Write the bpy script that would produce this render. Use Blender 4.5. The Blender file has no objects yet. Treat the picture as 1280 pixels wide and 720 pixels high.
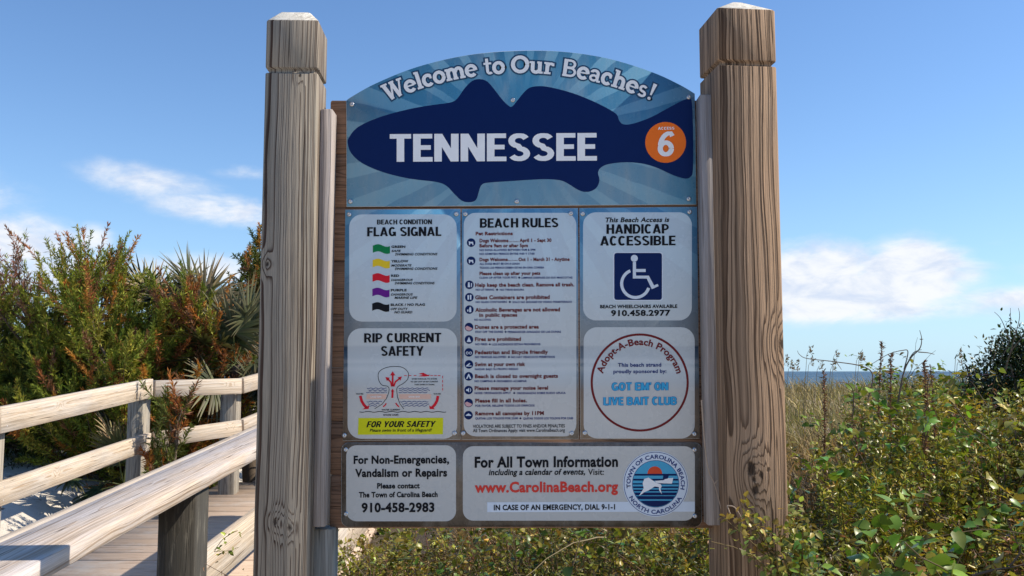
import bpy, bmesh, math, random
import numpy as np
from mathutils import Vector, Matrix
R = math.radians
rng = np.random.default_rng(7)
random.seed(7)

# ------------------------------------------------------------------ camera
EYE = 1.6
SC = 1.33             # size of the boardwalk side relative to the first survey
F = 1150.0
TH = math.atan(104 / F)
scene = bpy.context.scene
cam_d = bpy.data.cameras.new('camera')
cam = bpy.data.objects.new('camera', cam_d)
scene.collection.objects.link(cam)
cam.location = (0, 0, EYE)
cam.rotation_euler = (R(90) + TH, 0, 0)
cam_d.sensor_width = 36.0
cam_d.lens = 36.0 * F / 1280.0
cam_d.clip_start = 0.05
cam_d.clip_end = 60000
scene.camera = cam

# ------------------------------------------------------------------ light
SUN_EL, SUN_FRONT = 43.0, -2.5       # elevation, degrees in front of the sign's plane
scene.view_settings.view_transform = 'Standard'
scene.view_settings.look = 'None'
scene.view_settings.gamma = 1
scene.view_settings.use_curve_mapping = False
scene.view_settings.exposure = 0.5
sun_d = bpy.data.lights.new('sun', 'SUN')
sun_d.energy = 4.6
sun_d.angle = R(0.5)
sun_d.color = (1.0, 0.90, 0.75)
sun = bpy.data.objects.new('sun', sun_d)
scene.collection.objects.link(sun)
sdir = Vector((math.cos(R(SUN_EL)) * math.cos(R(SUN_FRONT)), -math.cos(R(SUN_EL)) * math.sin(R(SUN_FRONT)), math.sin(R(SUN_EL))))
sun.rotation_euler = sdir.to_track_quat('Z', 'Y').to_euler()
sun.location = (20, -2, 20)


def P(px, py, Y):
    """photo pixel (1280 wide) -> world point at depth Y"""
    a = (px - 640) / F
    b = (360 - py) / F
    dx, dy, dz = a, math.cos(TH) - b * math.sin(TH), math.sin(TH) + b * math.cos(TH)
    t = Y / dy
    return Vector((dx * t, Y, EYE + dz * t))


# node helper ---------------------------------------------------------
class NT:
    def __init__(self, tree):
        self.t = tree
        tree.nodes.clear()

    def n(self, typ, ins=None, **props):
        nd = self.t.nodes.new(typ)
        for k, v in props.items():
            setattr(nd, k, v)
        if ins:
            for k, v in ins.items():
                self.put(nd.inputs[k], v)
        return nd

    def put(self, sock, v):
        if hasattr(v, 'is_output'):
            self.t.links.new(v, sock)
        elif v is not None:
            if isinstance(v, (tuple, list)) and len(v) == 3 and sock.type == 'RGBA':
                v = (*v, 1)
            sock.default_value = v

    def m(self, op, a, b=None, c=None, clamp=False):
        nd = self.t.nodes.new('ShaderNodeMath')
        nd.operation = op
        nd.use_clamp = clamp
        for i, v in enumerate((a, b, c)):
            if v is not None:
                self.put(nd.inputs[i], v)
        return nd.outputs[0]

    def mix(self, f, a, b, blend='MIX'):
        nd = self.t.nodes.new('ShaderNodeMix')
        nd.data_type = 'RGBA'
        nd.blend_type = blend
        self.put(nd.inputs[0], f)
        self.put(nd.inputs[6], a)
        self.put(nd.inputs[7], b)
        return nd.outputs[2]

    def noise(self, vec, scale, detail=3, rough=0.5, dist=0.0):
        nd = self.n('ShaderNodeTexNoise', {'Scale': scale, 'Detail': detail, 'Roughness': rough, 'Distortion': dist})
        if vec is not None:
            self.put(nd.inputs['Vector'], vec)
        return nd.outputs['Fac']

    def ramp(self, f, stops, interp='LINEAR'):
        nd = self.t.nodes.new('ShaderNodeValToRGB')
        nd.color_ramp.interpolation = interp
        el = nd.color_ramp.elements
        while len(el) < len(stops):
            el.new(0.5)
        for e, (p, c) in zip(el, stops):
            e.position = p
            e.color = (*c, 1) if len(c) == 3 else c
        self.put(nd.inputs[0], f)
        return nd.outputs[0]

    def smooth(self, x, a, b):
        nd = self.n('ShaderNodeMapRange', interpolation_type='SMOOTHSTEP')
        self.put(nd.inputs[0], x)
        self.put(nd.inputs[1], a)
        self.put(nd.inputs[2], b)
        nd.inputs[3].default_value = 0
        nd.inputs[4].default_value = 1
        return nd.outputs[0]

    def xyz(self, v):
        s = self.n('ShaderNodeSeparateXYZ', {0: v})
        return s.outputs

    def vec(self, x, y, z):
        return self.n('ShaderNodeCombineXYZ', {0: x, 1: y, 2: z}).outputs[0]

    def scale(self, v, s):
        nd = self.n('ShaderNodeVectorMath', {0: v, 1: s}, operation='MULTIPLY')
        return nd.outputs[0]

    def bump(self, h, strength, dist=0.01):
        return self.n('ShaderNodeBump', {'Height': h, 'Strength': strength, 'Distance': dist}).outputs[0]


def lin(c):
    return tuple(((x / 255) / 12.92 if x / 255 <= 0.04045 else ((x / 255 + 0.055) / 1.055) ** 2.4) for x in c)


# ------------------------------------------------------------------ sky
world = bpy.data.worlds.new('World')
scene.world = world
world.use_nodes = True
w = NT(world.node_tree)
SKY_STR = 0.10
sky = w.n('ShaderNodeTexSky', sky_type='NISHITA', sun_disc=False, sun_elevation=R(SUN_EL), sun_rotation=R(90 + SUN_FRONT),
          altitude=0, air_density=1.0, dust_density=0.3, ozone_density=2.5)
geo = w.n('ShaderNodeTexCoord')
x, y, z = w.xyz(geo.outputs['Generated'])
az = w.m('ARCTAN2', x, y)
el = w.m('ARCSINE', z)
cv = w.vec(w.m('MULTIPLY', az, 1.0), w.m('MULTIPLY', el, 2.2), 0.0)
n1 = w.noise(cv, 11.0, 10, 0.62, 0.5)
n2 = w.noise(cv, 38.0, 8, 0.65, 0.3)
nn = w.m('ADD', w.m('MULTIPLY', n1, 0.7), w.m('MULTIPLY', n2, 0.3))


def azel(px, py):
    v = P(px, py, 1.0) - Vector((0, 0, EYE))
    return math.atan2(v.x, v.y), math.asin(v.z / v.length)


# cloud banks: place (photo pixels), half sizes in px, tilt, density, softness
BANKS = [(185, 228, 105, 26, 0.12, 0.66), (275, 262, 110, 22, 0.10, 0.80), (300, 215, 60, 14, 0.0, 0.45), (110, 205, 60, 16, 0.3, 0.30),
         (20, 305, 75, 36, 0.0, 1.0), (60, 340, 110, 28, 0.0, 0.9), (250, 335, 90, 22, 0.0, 0.85), (115, 300, 30, 25, 0, 0.6),
         (1030, 352, 110, 46, 0.0, 1.25), (1130, 345, 75, 44, 0.0, 1.2), (1190, 345, 55, 26, 0, 0.75), (1060, 385, 190, 20, 0.0, 0.95),
         (1260, 372, 80, 18, 0, 0.75), (1250, 302, 45, 10, 0, 0.35), (900, 370, 90, 40, 0, 0.9),
         (-260, 240, 200, 60, 0, 1.0), (1600, 330, 200, 50, 0, 1.0)]
tot = None
for (px, py, hx, hy, tilt, dens) in BANKS:
    a0, e0 = azel(px, py)
    da = w.m('SUBTRACT', az, a0)
    de = w.m('ADD', w.m('SUBTRACT', el, e0), w.m('MULTIPLY', da, tilt))
    da = w.m('DIVIDE', da, hx / F)
    de = w.m('DIVIDE', de, hy / F)
    d2 = w.m('ADD', w.m('MULTIPLY', da, da), w.m('MULTIPLY', de, de))
    g = w.m('MULTIPLY', w.m('EXPONENT', w.m('MULTIPLY', d2, -0.9)), dens)
    tot = g if tot is None else w.m('MAXIMUM', tot, g)
dens = w.m('MULTIPLY', tot, w.m('ADD', -0.10, w.m('MULTIPLY', nn, 2.2)))
cm = w.m('MULTIPLY', w.smooth(dens, 0.26, 0.86), 0.95)
cshade = w.noise(cv, 20.0, 8, 0.6, 0.4)
ccol = w.mix(w.smooth(cshade, 0.3, 0.62), (4.9, 5.5, 6.7), (6.9, 7.0, 7.2))
skyc = w.mix(1.0, sky.outputs[0], (0.80, 1.0, 1.22), 'MULTIPLY')
skyc = w.mix(w.m('MULTIPLY', w.m('EXPONENT', w.m('MULTIPLY', w.m('ABSOLUTE', el), -9.0)), 0.75), skyc, (3.8, 5.6, 7.3))
col = w.mix(cm, skyc, ccol)
bg = w.n('ShaderNodeBackground', {0: col, 1: SKY_STR})
out = w.n('ShaderNodeOutputWorld', {0: bg.outputs[0]})


# ------------------------------------------------------------------ object helpers
C = scene.collection


def tag(o, label=None, cat=None, group=None, kind=None):
    if label: o['label'] = label
    if cat: o['category'] = cat
    if group: o['group'] = group
    if kind: o['kind'] = kind
    return o


def thing(name, label, cat, loc=(0, 0, 0), group=None):
    o = bpy.data.objects.new(name, None)
    o.empty_display_size = 0.1
    C.objects.link(o)
    o.location = loc
    return tag(o, label, cat, group)


def attach(o, parent, world_loc=None, rot=None):
    C.objects.link(o)
    if parent is not None:
        o.parent = parent
    if world_loc is not None:
        base = abs_loc(parent) if parent is not None else Vector((0, 0, 0))
        o.location = Vector(world_loc) - base
    if rot is not None:
        o.rotation_euler = rot
    return o


def abs_loc(o):
    v = Vector((0, 0, 0))
    while o is not None:
        v = v + o.location
        o = o.parent
    return v


def mesh_np(name, V, F_, mat=None, smooth=False, col=None):
    """V (n,3); F_ list of (m,k) int arrays"""
    me = bpy.data.meshes.new(name)
    V = np.asarray(V, dtype=np.float32)
    me.vertices.add(len(V))
    me.vertices.foreach_set('co', V.ravel())
    if not isinstance(F_, list):
        F_ = [F_]
    F_ = [np.asarray(f, dtype=np.int32) for f in F_ if len(f)]
    loops = np.concatenate([f.ravel() for f in F_])
    sizes = np.concatenate([np.full(len(f), f.shape[1], dtype=np.int32) for f in F_])
    starts = np.concatenate([[0], np.cumsum(sizes)[:-1]]).astype(np.int32)
    me.loops.add(len(loops))
    me.loops.foreach_set('vertex_index', loops)
    me.polygons.add(len(sizes))
    me.polygons.foreach_set('loop_start', starts)
    if smooth:
        me.polygons.foreach_set('use_smooth', np.ones(len(sizes), dtype=bool))
    if col is not None:
        a = me.attributes.new('tint', 'FLOAT_COLOR', 'POINT')
        c = np.ones((len(V), 4), dtype=np.float32)
        c[:, :3] = col
        a.data.foreach_set('color', c.ravel())
    me.update(calc_edges=True)
    if mat: me.materials.append(mat)
    return me


def add(name, V, F_, mat, parent=None, smooth=False, col=None):
    """mesh given in world coordinates, parented (parents are unrotated)"""
    V = np.asarray(V, dtype=np.float64)
    if parent is not None:
        V = V - np.array(abs_loc(parent))
    o = bpy.data.objects.new(name, mesh_np(name, V, F_, mat, smooth, col))
    C.objects.link(o)
    if parent is not None:
        o.parent = parent
    return o


def loft(rings):
    """rings: list of (k,3) arrays -> V, [quads, caps]"""
    k = len(rings[0])
    V = np.concatenate(rings)
    q = []
    for i in range(len(rings) - 1):
        for j in range(k):
            a, b = i * k + j, i * k + (j + 1) % k
            q.append((a, b, b + k, a + k))
    caps = [list(range(k))[::-1], [(len(rings) - 1) * k + j for j in range(k)]]
    return V, [np.array(q), np.array(caps)]


def oct_ring(hx, hy, c, z):
    return np.array([(-hx + c, -hy, z), (hx - c, -hy, z), (hx, -hy + c, z), (hx, hy - c, z),
                     (hx - c, hy, z), (-hx + c, hy, z), (-hx, hy - c, z), (-hx, -hy + c, z)], float)


def board(name, p0, p1, side, wid, thick, mat, parent, ch=0.003):
    """a timber from p0 to p1 (centre line); side = direction of its width; local z runs along the grain"""
    p0, p1 = Vector(p0), Vector(p1)
    zx = (p1 - p0)
    L = zx.length
    zx.normalize()
    sx = Vector(side)
    sx = (sx - zx * sx.dot(zx)).normalized()
    sy = zx.cross(sx).normalized()
    rings = [oct_ring(wid / 2 - ch, thick / 2 - ch, ch * 0.6, 0), oct_ring(wid / 2, thick / 2, ch, ch),
             oct_ring(wid / 2, thick / 2, ch, L - ch), oct_ring(wid / 2 - ch, thick / 2 - ch, ch * 0.6, L)]
    V, Fc = loft(rings)
    o = bpy.data.objects.new(name, mesh_np(name, V, Fc, mat))
    C.objects.link(o)
    m = Matrix((sx, sy, zx)).transposed()
    if parent is not None:
        o.parent = parent
        o.location = p0 - abs_loc(parent)
    else:
        o.location = p0
    o.rotation_euler = m.to_euler()
    return o


def tubes(paths, rad, k=5):
    """paths: list of (n,3) arrays, rad: list of (n,) radii -> V, quads"""
    Vs, Q, off = [], [], 0
    for p, r in zip(paths, rad):
        p = np.asarray(p, float)
        n = len(p)
        r = np.broadcast_to(np.asarray(r, float), (n,))
        d = np.gradient(p, axis=0)
        d /= np.linalg.norm(d, axis=1, keepdims=True) + 1e-9
        ref = np.array([0.31, 0.87, 0.38])
        u = np.cross(d, ref)
        u /= np.linalg.norm(u, axis=1, keepdims=True) + 1e-9
        v = np.cross(d, u)
        t = np.arange(k) * 2 * math.pi / k
        ring = p[:, None, :] + r[:, None, None] * (np.cos(t)[None, :, None] * u[:, None, :] + np.sin(t)[None, :, None] * v[:, None, :])
        Vs.append(ring.reshape(-1, 3))
        i = np.arange(n - 1)[:, None] * k
        j = np.arange(k)[None, :]
        jn = (j + 1) % k
        q = np.stack([i + j, i + jn, i + k + jn, i + k + j], -1).reshape(-1, 4) + off
        Q.append(q)
        off += n * k
    return np.concatenate(Vs), np.concatenate(Q)


# ------------------------------------------------------------------ materials
def new_mat(name):
    m = bpy.data.materials.new(name)
    m.use_nodes = True
    return m, NT(m.node_tree)


def finish(t, ins):
    b = t.n('ShaderNodeBsdfPrincipled', ins)
    t.n('ShaderNodeOutputMaterial', {0: b.outputs[0]})
    return b


def plain(name, c, rough=0.5, metal=0.0, spec=0.5, var=0.0):
    m, t = new_mat(name)
    tc = t.n('ShaderNodeTexCoord').outputs['Object']
    base = c
    if var:
        f = t.noise(tc, 35, 4, 0.6)
        base = t.mix(f, tuple(x * (1 - var) for x in c), tuple(min(1, x * (1 + var)) for x in c))
    finish(t, {'Base Color': base, 'Roughness': rough, 'Metallic': metal, 'Specular IOR Level': spec})
    return m


def wood(name, base, dark, grey=None, ring=110, cx=0.0, cy=0.03, line=0.7, greyamt=0.4, knots=(), wob=0.02, bump=0.35, stretch=0.5,
         stain=None, stainamt=0.0, rough=0.8, sharp=0.55):
    """weathered softwood: growth rings round an off-centre pith running along local z"""
    m, t = new_mat(name)
    tc = t.n('ShaderNodeTexCoord').outputs['Object']
    rnd = t.n('ShaderNodeObjectInfo').outputs['Random']
    off = t.vec(t.m('MULTIPLY', rnd, 3.1), t.m('MULTIPLY', rnd, 7.3), t.m('MULTIPLY', rnd, 11.0))
    pv = t.n('ShaderNodeVectorMath', {0: tc, 1: off}, operation='ADD').outputs[0]
    x, y, z = t.xyz(tc)
    w1 = t.noise(t.scale(pv, (5, 5, 1.4)), 1.0, 2, 0.5)
    w2 = t.noise(t.scale(pv, (28, 28, 5)), 1.0, 2, 0.5)
    w3 = t.noise(t.scale(pv, (90, 90, 7)), 1.0, 2, 0.5)
    cxs = t.m('ADD', cx, t.m('MULTIPLY', t.m('SUBTRACT', rnd, 0.5), 0.03))
    dx = t.m('SUBTRACT', x, cxs)
    dy = t.m('SUBTRACT', y, cy)
    r = t.m('SQRT', t.m('ADD', t.m('MULTIPLY', dx, dx), t.m('MULTIPLY', dy, dy)))
    r = t.m('ADD', r, t.m('MULTIPLY', w1, wob * 2.2))
    r = t.m('ADD', r, t.m('MULTIPLY', w2, wob * 0.22))
    r = t.m('ADD', r, t.m('MULTIPLY', w3, wob * 0.06))
    r = t.m('ADD', r, t.m('MULTIPLY', t.m('SUBTRACT', t.n('ShaderNodeTexNoise', {'W': t.m('MULTIPLY', r, 60.0), 'Detail': 2.0, 'Scale': 1.0}, noise_dimensions='1D').outputs['Fac'], 0.5), 0.030))
    core = None
    for (kx, ky, kz, kr, amp) in knots:
        ex = t.m('SUBTRACT', x, kx)
        ey = t.m('MULTIPLY', t.m('SUBTRACT', y, ky), 0.35)
        ez = t.m('MULTIPLY', t.m('SUBTRACT', z, kz), 0.6)
        d = t.m('SQRT', t.m('ADD', t.m('ADD', t.m('MULTIPLY', ex, ex), t.m('MULTIPLY', ez, ez)), t.m('MULTIPLY', ey, ey)))
        g = t.m('EXPONENT', t.m('MULTIPLY', t.m('POWER', t.m('DIVIDE', d, kr * 2.2), 2.0), -1.0))
        r = t.m('ADD', r, t.m('MULTIPLY', g, amp))
        c = t.m('SUBTRACT', 1.0, t.smooth(t.m('ADD', d, t.m('MULTIPLY', t.m('SUBTRACT', t.noise(t.scale(pv, (130, 130, 60)), 1.0, 3, 0.6), 0.4), kr * 1.4)), kr * 0.45, kr * 0.95))
        core = c if core is None else t.m('MAXIMUM', core, c)
    ph = t.m('FRACT', t.m('MULTIPLY', r, ring))
    ln = t.m('MULTIPLY', t.smooth(ph, sharp, 0.93), t.m('SUBTRACT', 1.0, t.smooth(ph, 0.95, 1.0)))
    amt = t.noise(t.scale(pv, (12, 12, 0.8)), 1.0, 2, 0.5)
    ln = t.m('MULTIPLY', ln, t.m('ADD', 0.15, t.m('MULTIPLY', amt, 1.6)), clamp=True)
    fib = t.noise(t.scale(pv, (420, 420, 9)), 1.0, 3, 0.6)
    fib2 = t.noise(t.scale(pv, (60, 60, 2.0)), 1.0, 3, 0.6)
    colr = t.mix(t.m('MULTIPLY', ln, line), base, dark)
    if grey is not None:
        gm = t.smooth(t.noise(t.scale(pv, (9, 9, 2.2)), 1.0, 5, 0.65), 0.62 - greyamt * 0.5, 0.85 - greyamt * 0.35)
        colr = t.mix(t.m('MULTIPLY', gm, t.m('SUBTRACT', 0.85, t.m('MULTIPLY', ln, 0.5))), colr, grey)
    if stain is not None:
        sm = t.m('MULTIPLY', t.smooth(t.noise(t.scale(pv, (45, 45, 5)), 1.0, 5, 0.7), 0.66 - stainamt * 0.5, 0.80 - stainamt * 0.3), 0.9)
        colr = t.mix(sm, colr, stain)
    colr = t.mix(1.0, colr, t.ramp(fib, [(0.25, (0.72, 0.72, 0.72)), (0.7, (1.12, 1.12, 1.12))]), 'MULTIPLY')
    colr = t.mix(1.0, colr, t.ramp(fib2, [(0.25, (0.66, 0.64, 0.62)), (0.5, (0.98, 0.98, 0.98)), (0.75, (1.14, 1.14, 1.14))]), 'MULTIPLY')
    # drying checks: thin dark slits along the grain
    ck = t.noise(t.scale(pv, (55, 55, 1.1)), 1.0, 1, 0.3)
    ckm = t.m('SUBTRACT', 1.0, t.smooth(t.m('ABSOLUTE', t.m('SUBTRACT', ck, 0.66)), 0.002, 0.018))
    colr = t.mix(t.m('MULTIPLY', ckm, 0.75), colr, tuple(v * 0.25 for v in dark))
    if core is not None:
        colr = t.mix(t.m('MULTIPLY', core, 0.9), colr, tuple(v * 0.35 for v in dark))
    h = t.m('ADD', t.m('MULTIPLY', ln, 0.8), t.m('MULTIPLY', fib, 0.7))
    h = t.m('SUBTRACT', h, t.m('MULTIPLY', ckm, 0.8))
    if core is not None:
        h = t.m('SUBTRACT', h, t.m('MULTIPLY', core, 1.2))
    finish(t, {'Base Color': colr, 'Roughness': rough, 'Specular IOR Level': 0.25, 'Normal': t.bump(h, bump, 0.004)})
    return m


M_POSTL = wood('weathered_post_wood', (0.30, 0.255, 0.20), (0.06, 0.034, 0.023), (0.26, 0.24, 0.20), ring=150, cx=-0.082, cy=-0.01, line=1.0,
               greyamt=0.25, knots=((0.018, -0.064, 1.735, 0.009, 0.016), (-0.014, -0.064, 1.748, 0.008, 0.016),
                                    (-0.048, -0.064, 2.356, 0.007, 0.012), (0.02, -0.064, 2.82, 0.006, 0.01)), wob=0.012, bump=0.35)
M_POSTR = wood('brown_post_wood', (0.345, 0.225, 0.14), (0.06, 0.030, 0.015), (0.27, 0.195, 0.135), ring=110, cx=-0.085, cy=0.02, line=0.92,
               greyamt=0.22, knots=((-0.014, -0.074, 1.872, 0.017, 0.03), (-0.009, -0.074, 1.846, 0.009, 0.0), (-0.006, -0.074, 1.822, 0.013, 0.022), (0.010, -0.074, 1.856, 0.009, 0.01), (0.028, -0.074, 1.868, 0.006, 0.0),
                                    (0.070, -0.060, 2.165, 0.018, 0.03)), wob=0.016, bump=0.7)
M_TRIM = wood('greyed_trim_wood', (0.37, 0.325, 0.30), (0.21, 0.17, 0.15), (0.32, 0.30, 0.30), ring=190, cx=0.05, cy=0.03, line=0.6, greyamt=0.5,
              wob=0.008, bump=0.4)
M_CAPTOP = wood('lit_cap_top_wood', (0.70, 0.66, 0.57), (0.34, 0.28, 0.20), None, ring=130, cx=-0.03, cy=0.06, line=0.55, wob=0.01)  # paler than the posts: the sunlit white of the cap tops is in the colour
M_BACK = wood('backing_plank_wood', (0.30, 0.175, 0.11), (0.11, 0.06, 0.04), (0.24, 0.17, 0.13), ring=150, cx=0.02, cy=0.05, line=0.8, greyamt=0.2)
M_RAIL = wood('pale_rail_wood', (0.60, 0.50, 0.385), (0.36, 0.24, 0.14), (0.58, 0.53, 0.47), ring=120, cx=0.02, cy=0.04, line=0.8, greyamt=0.45,
              knots=((0.02, 0, 0.7, 0.012, 0.02), (-0.025, 0, 1.9, 0.010, 0.02), (0.01, 0, 3.1, 0.012, 0.02)), wob=0.012)
M_CAP = wood('handrail_cap_wood', (0.56, 0.46, 0.37), (0.31, 0.22, 0.15), (0.55, 0.52, 0.52), ring=130, cx=-0.02, cy=-0.05, line=0.8, greyamt=0.6, wob=0.02)
M_DARKPOST = wood('mouldy_post_wood', (0.35, 0.31, 0.25), (0.17, 0.14, 0.11), (0.30, 0.29, 0.26), ring=110, cx=0.0, cy=0.0, line=0.6,
                  greyamt=0.4, stain=(0.035, 0.032, 0.03), stainamt=0.25)
M_BLACKPOST = wood('blackened_post_wood', (0.40, 0.37, 0.30), (0.2, 0.17, 0.13), (0.33, 0.33, 0.28), ring=110, cx=0.0, cy=0.0, line=0.5,
                   greyamt=0.4, stain=(0.022, 0.02, 0.018), stainamt=1.12)
M_DECK = wood('deck_plank_wood', (0.47, 0.37, 0.29), (0.30, 0.21, 0.15), (0.46, 0.41, 0.37), ring=130, cx=0.02, cy=0.05, line=0.5, greyamt=0.4)
M_SCREW = plain('screw_steel', (0.55, 0.55, 0.56), 0.32, 0.9)
M_EDGE = plain('panel_edge', (0.62, 0.66, 0.66), 0.25, 0.0, 0.6)

# ------------------------------------------------------------------ the sign: printed faces
YP = 2.295          # front of the printed panels
SKYLIT = 1.0        # printed colours below are real ink colours


def S(px, py, lay=0.0):
    return P(px, py, YP - 0.0004 * lay)


Z = lambda py: P(640, py, YP).z
CXs = P(650, 175, YP)
ROOT0 = Vector((0, 2.3, 0))


def print_nodes(t, field):
    """the printed beach picture that runs over all panels; field = strength of the pale notice field"""
    tc = t.n('ShaderNodeTexCoord').outputs['Object']
    x, y, z = t.xyz(tc)
    z = t.m('ADD', z, t.m('MULTIPLY', t.m('SUBTRACT', t.noise(t.vec(t.m('MULTIPLY', x, 6.0), 0.0, t.m('MULTIPLY', z, 40.0)), 1.0, 4, 0.6), 0.5), 0.012))
    z0, z1 = Z(665), Z(60)
    f = t.m('DIVIDE', t.m('SUBTRACT', z, z0), z1 - z0)
    pos = lambda py: (Z(py) - z0) / (z1 - z0)
    K = 0.95
    st = [(660, (62, 52, 42)), (600, (88, 76, 64)), (556, (112, 98, 84)), (520, (128, 113, 98)), (488, (112, 100, 92)), (478, (96, 108, 120)),
          (466, (108, 128, 145)), (461, (140, 150, 158)), (456, (80, 105, 125)), (452, (135, 145, 155)), (446, (70, 95, 118)),
          (434, (45, 68, 92)), (431.5, (122, 128, 132)), (400, (122, 132, 140)), (372, (112, 135, 152)), (330, (92, 138, 170)),
          (262, (78, 138, 175)), (200, (72, 130, 162)), (100, (48, 108, 142)), (62, (42, 98, 132))]
    cols = [(max(0, min(1, pos(p))), tuple(min(1, v * K) for v in lin(c))) for p, c in st]
    c = t.ramp(f, cols)
    # sunburst
    ang = t.m('ARCTAN2', t.m('SUBTRACT', z, CXs.z), t.m('SUBTRACT', x, CXs.x))
    dxr = t.m('SUBTRACT', x, CXs.x)
    dzr = t.m('SUBTRACT', z, CXs.z)
    rad = t.m('SQRT', t.m('ADD', t.m('MULTIPLY', dxr, dxr), t.m('MULTIPLY', dzr, dzr)))
    s = t.m('SINE', t.m('MULTIPLY', ang, 27.0))
    s2 = t.m('SINE', t.m('ADD', t.m('MULTIPLY', ang, 11.0), 0.7))
    ray = t.smooth(t.m('ADD', s, t.m('MULTIPLY', s2, 0.35)), 0.15, 0.32)
    fade = t.m('MULTIPLY', t.smooth(rad, 0.10, 0.30), t.smooth(z, Z(425), Z(300)))
    c = t.mix(t.m('MULTIPLY', t.m('MULTIPLY', ray, fade), 0.25), c, tuple(lin((150, 200, 220))))
    # sand speckle towards the bottom
    sp = t.noise(t.scale(tc, (1, 1, 1)), 70.0, 5, 0.7)
    spm = t.smooth(z, Z(500), Z(560))
    c = t.mix(spm, c, t.mix(1.0, c, t.ramp(sp, [(0.3, (0.55, 0.55, 0.55)), (0.7, (1.25, 1.25, 1.25))]), 'MULTIPLY'))
    if field:
        c = t.mix(field, c, lin((233, 236, 234)))
    # salt haze and faint streaks of grime on the face
    gr = t.noise(t.scale(tc, (9, 9, 2.5)), 1.0, 5, 0.7)
    c = t.mix(t.m('MULTIPLY', t.smooth(gr, 0.42, 0.8), 0.30), c, (0.42, 0.42, 0.40))
    return c, tc


def print_mat(name, field):
    m, t = new_mat(name)
    c, tc = print_nodes(t, field)
    rg = t.m('ADD', 0.16, t.m('MULTIPLY', t.noise(tc, 14, 4, 0.6), 0.22))
    finish(t, {'Base Color': c, 'Roughness': rg, 'Specular IOR Level': 0.5, 'Coat Weight': 0.15, 'Coat Roughness': 0.08,
               'Normal': t.bump(t.noise(tc, 6, 2, 0.5), 0.05, 0.01)})
    return m


M_PRINT = print_mat('printed_beach_face', 0.0)
M_FIELD = print_mat('printed_notice_field', 0.50)


def ink(name, rgb, rough=0.3):
    return plain('ink_' + name, lin(rgb), max(rough, 0.4), 0, 0.14, 0.06)


I_BLACK = ink('black', (14, 15, 22), 0.5)
I_NAVY = ink('navy', (0, 28, 80), 0.45)
I_WHITE = ink('white', (232, 232, 232))
I_OUT = ink('deep_teal', (40, 72, 102))
I_ORANGE = ink('orange', (236, 112, 32))
I_GREEN = ink('green', (10, 120, 66))
I_YELLOW = ink('yellow', (222, 190, 40))
I_LEMON = ink('lemon', (206, 204, 22))
I_RED = ink('red', (204, 26, 44))
I_PURPLE = ink('purple', (100, 24, 128))
I_MAROON = ink('maroon', (108, 28, 30))
I_RULE = ink('rule_brown', (104, 36, 36))
I_RULEBLUE = ink('rule_blue', (34, 52, 112))
I_CYAN = ink('cyan', (60, 160, 205))
I_WEB = ink('web_red', (206, 62, 52))
I_PEACH = ink('peach', (214, 176, 158))
I_STRIP = ink('strip', (205, 214, 224))
I_TEAL = ink('seal_teal', (74, 160, 196))
I_SUNRED = ink('sun_red', (206, 74, 44))
I_PINK = ink('icon_pink', (205, 160, 160))

sign = thing('welcome_sign', 'large beach welcome sign with dark blue fish between two timber posts', 'sign', ROOT0)


def flat(name, polys, mat, parent, lay):
    V, faces, off = [], {}, 0
    for p in polys:
        for (a, b) in p:
            V.append(S(a, b, lay))
        faces.setdefault(len(p), []).append([off + i for i in range(len(p))][::1])
        off += len(p)
    Fs = [np.array(f) for f in faces.values()]
    o = add(name, [tuple(v) for v in V], Fs, mat, parent)
    # face the viewer
    me = o.data
    bm = bmesh.new(); bm.from_mesh(me)
    for f in bm.faces:
        f.normal_update()
        if f.normal.y > 0:
            f.normal_flip()
    bm.to_mesh(me); bm.free()
    return o


def rrect(x0, y0, x1, y1, r, n=7, skew=0.0):
    pts = []
    for cx, cy, a0 in ((x1 - r, y0 + r, -90), (x1 - r, y1 - r, 0), (x0 + r, y1 - r, 90), (x0 + r, y0 + r, 180)):
        for i in range(n + 1):
            a = R(a0 + 90 * i / n)
            pts.append((cx + r * math.cos(a) - skew * (cy - y0) / (y1 - y0), cy + r * math.sin(a)))
    return pts


def disc(cx, cy, r, n=40):
    return [(cx + r * math.cos(2 * math.pi * i / n), cy + r * math.sin(2 * math.pi * i / n)) for i in range(n)]


def ring_q(cx, cy, r0, r1, n=64, a0=0.0, a1=360.0):
    q = []
    for i in range(n):
        a, b = R(a0 + (a1 - a0) * i / n), R(a0 + (a1 - a0) * (i + 1) / n)
        q.append([(cx + r1 * math.cos(a), cy + r1 * math.sin(a)), (cx + r1 * math.cos(b), cy + r1 * math.sin(b)),
                  (cx + r0 * math.cos(b), cy + r0 * math.sin(b)), (cx + r0 * math.cos(a), cy + r0 * math.sin(a))])
    return q


def strip_q(pts, wd, closed=False):
    """a line of width wd through pts, mitred, as quads"""
    p = np.asarray(pts, float)
    n = len(p)
    if closed:
        d = np.roll(p, -1, 0) - np.roll(p, 1, 0)
    else:
        d = np.gradient(p, axis=0)
    d /= np.linalg.norm(d, axis=1, keepdims=True) + 1e-9
    nrm = np.stack([-d[:, 1], d[:, 0]], 1) * np.reshape(np.broadcast_to(np.asarray(wd, float), (n,)), (n, 1)) / 2
    A, B = p + nrm, p - nrm
    q = []
    for i in range(n if closed else n - 1):
        j = (i + 1) % n
        q.append([tuple(A[i]), tuple(A[j]), tuple(B[j]), tuple(B[i])])
    return q


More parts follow.
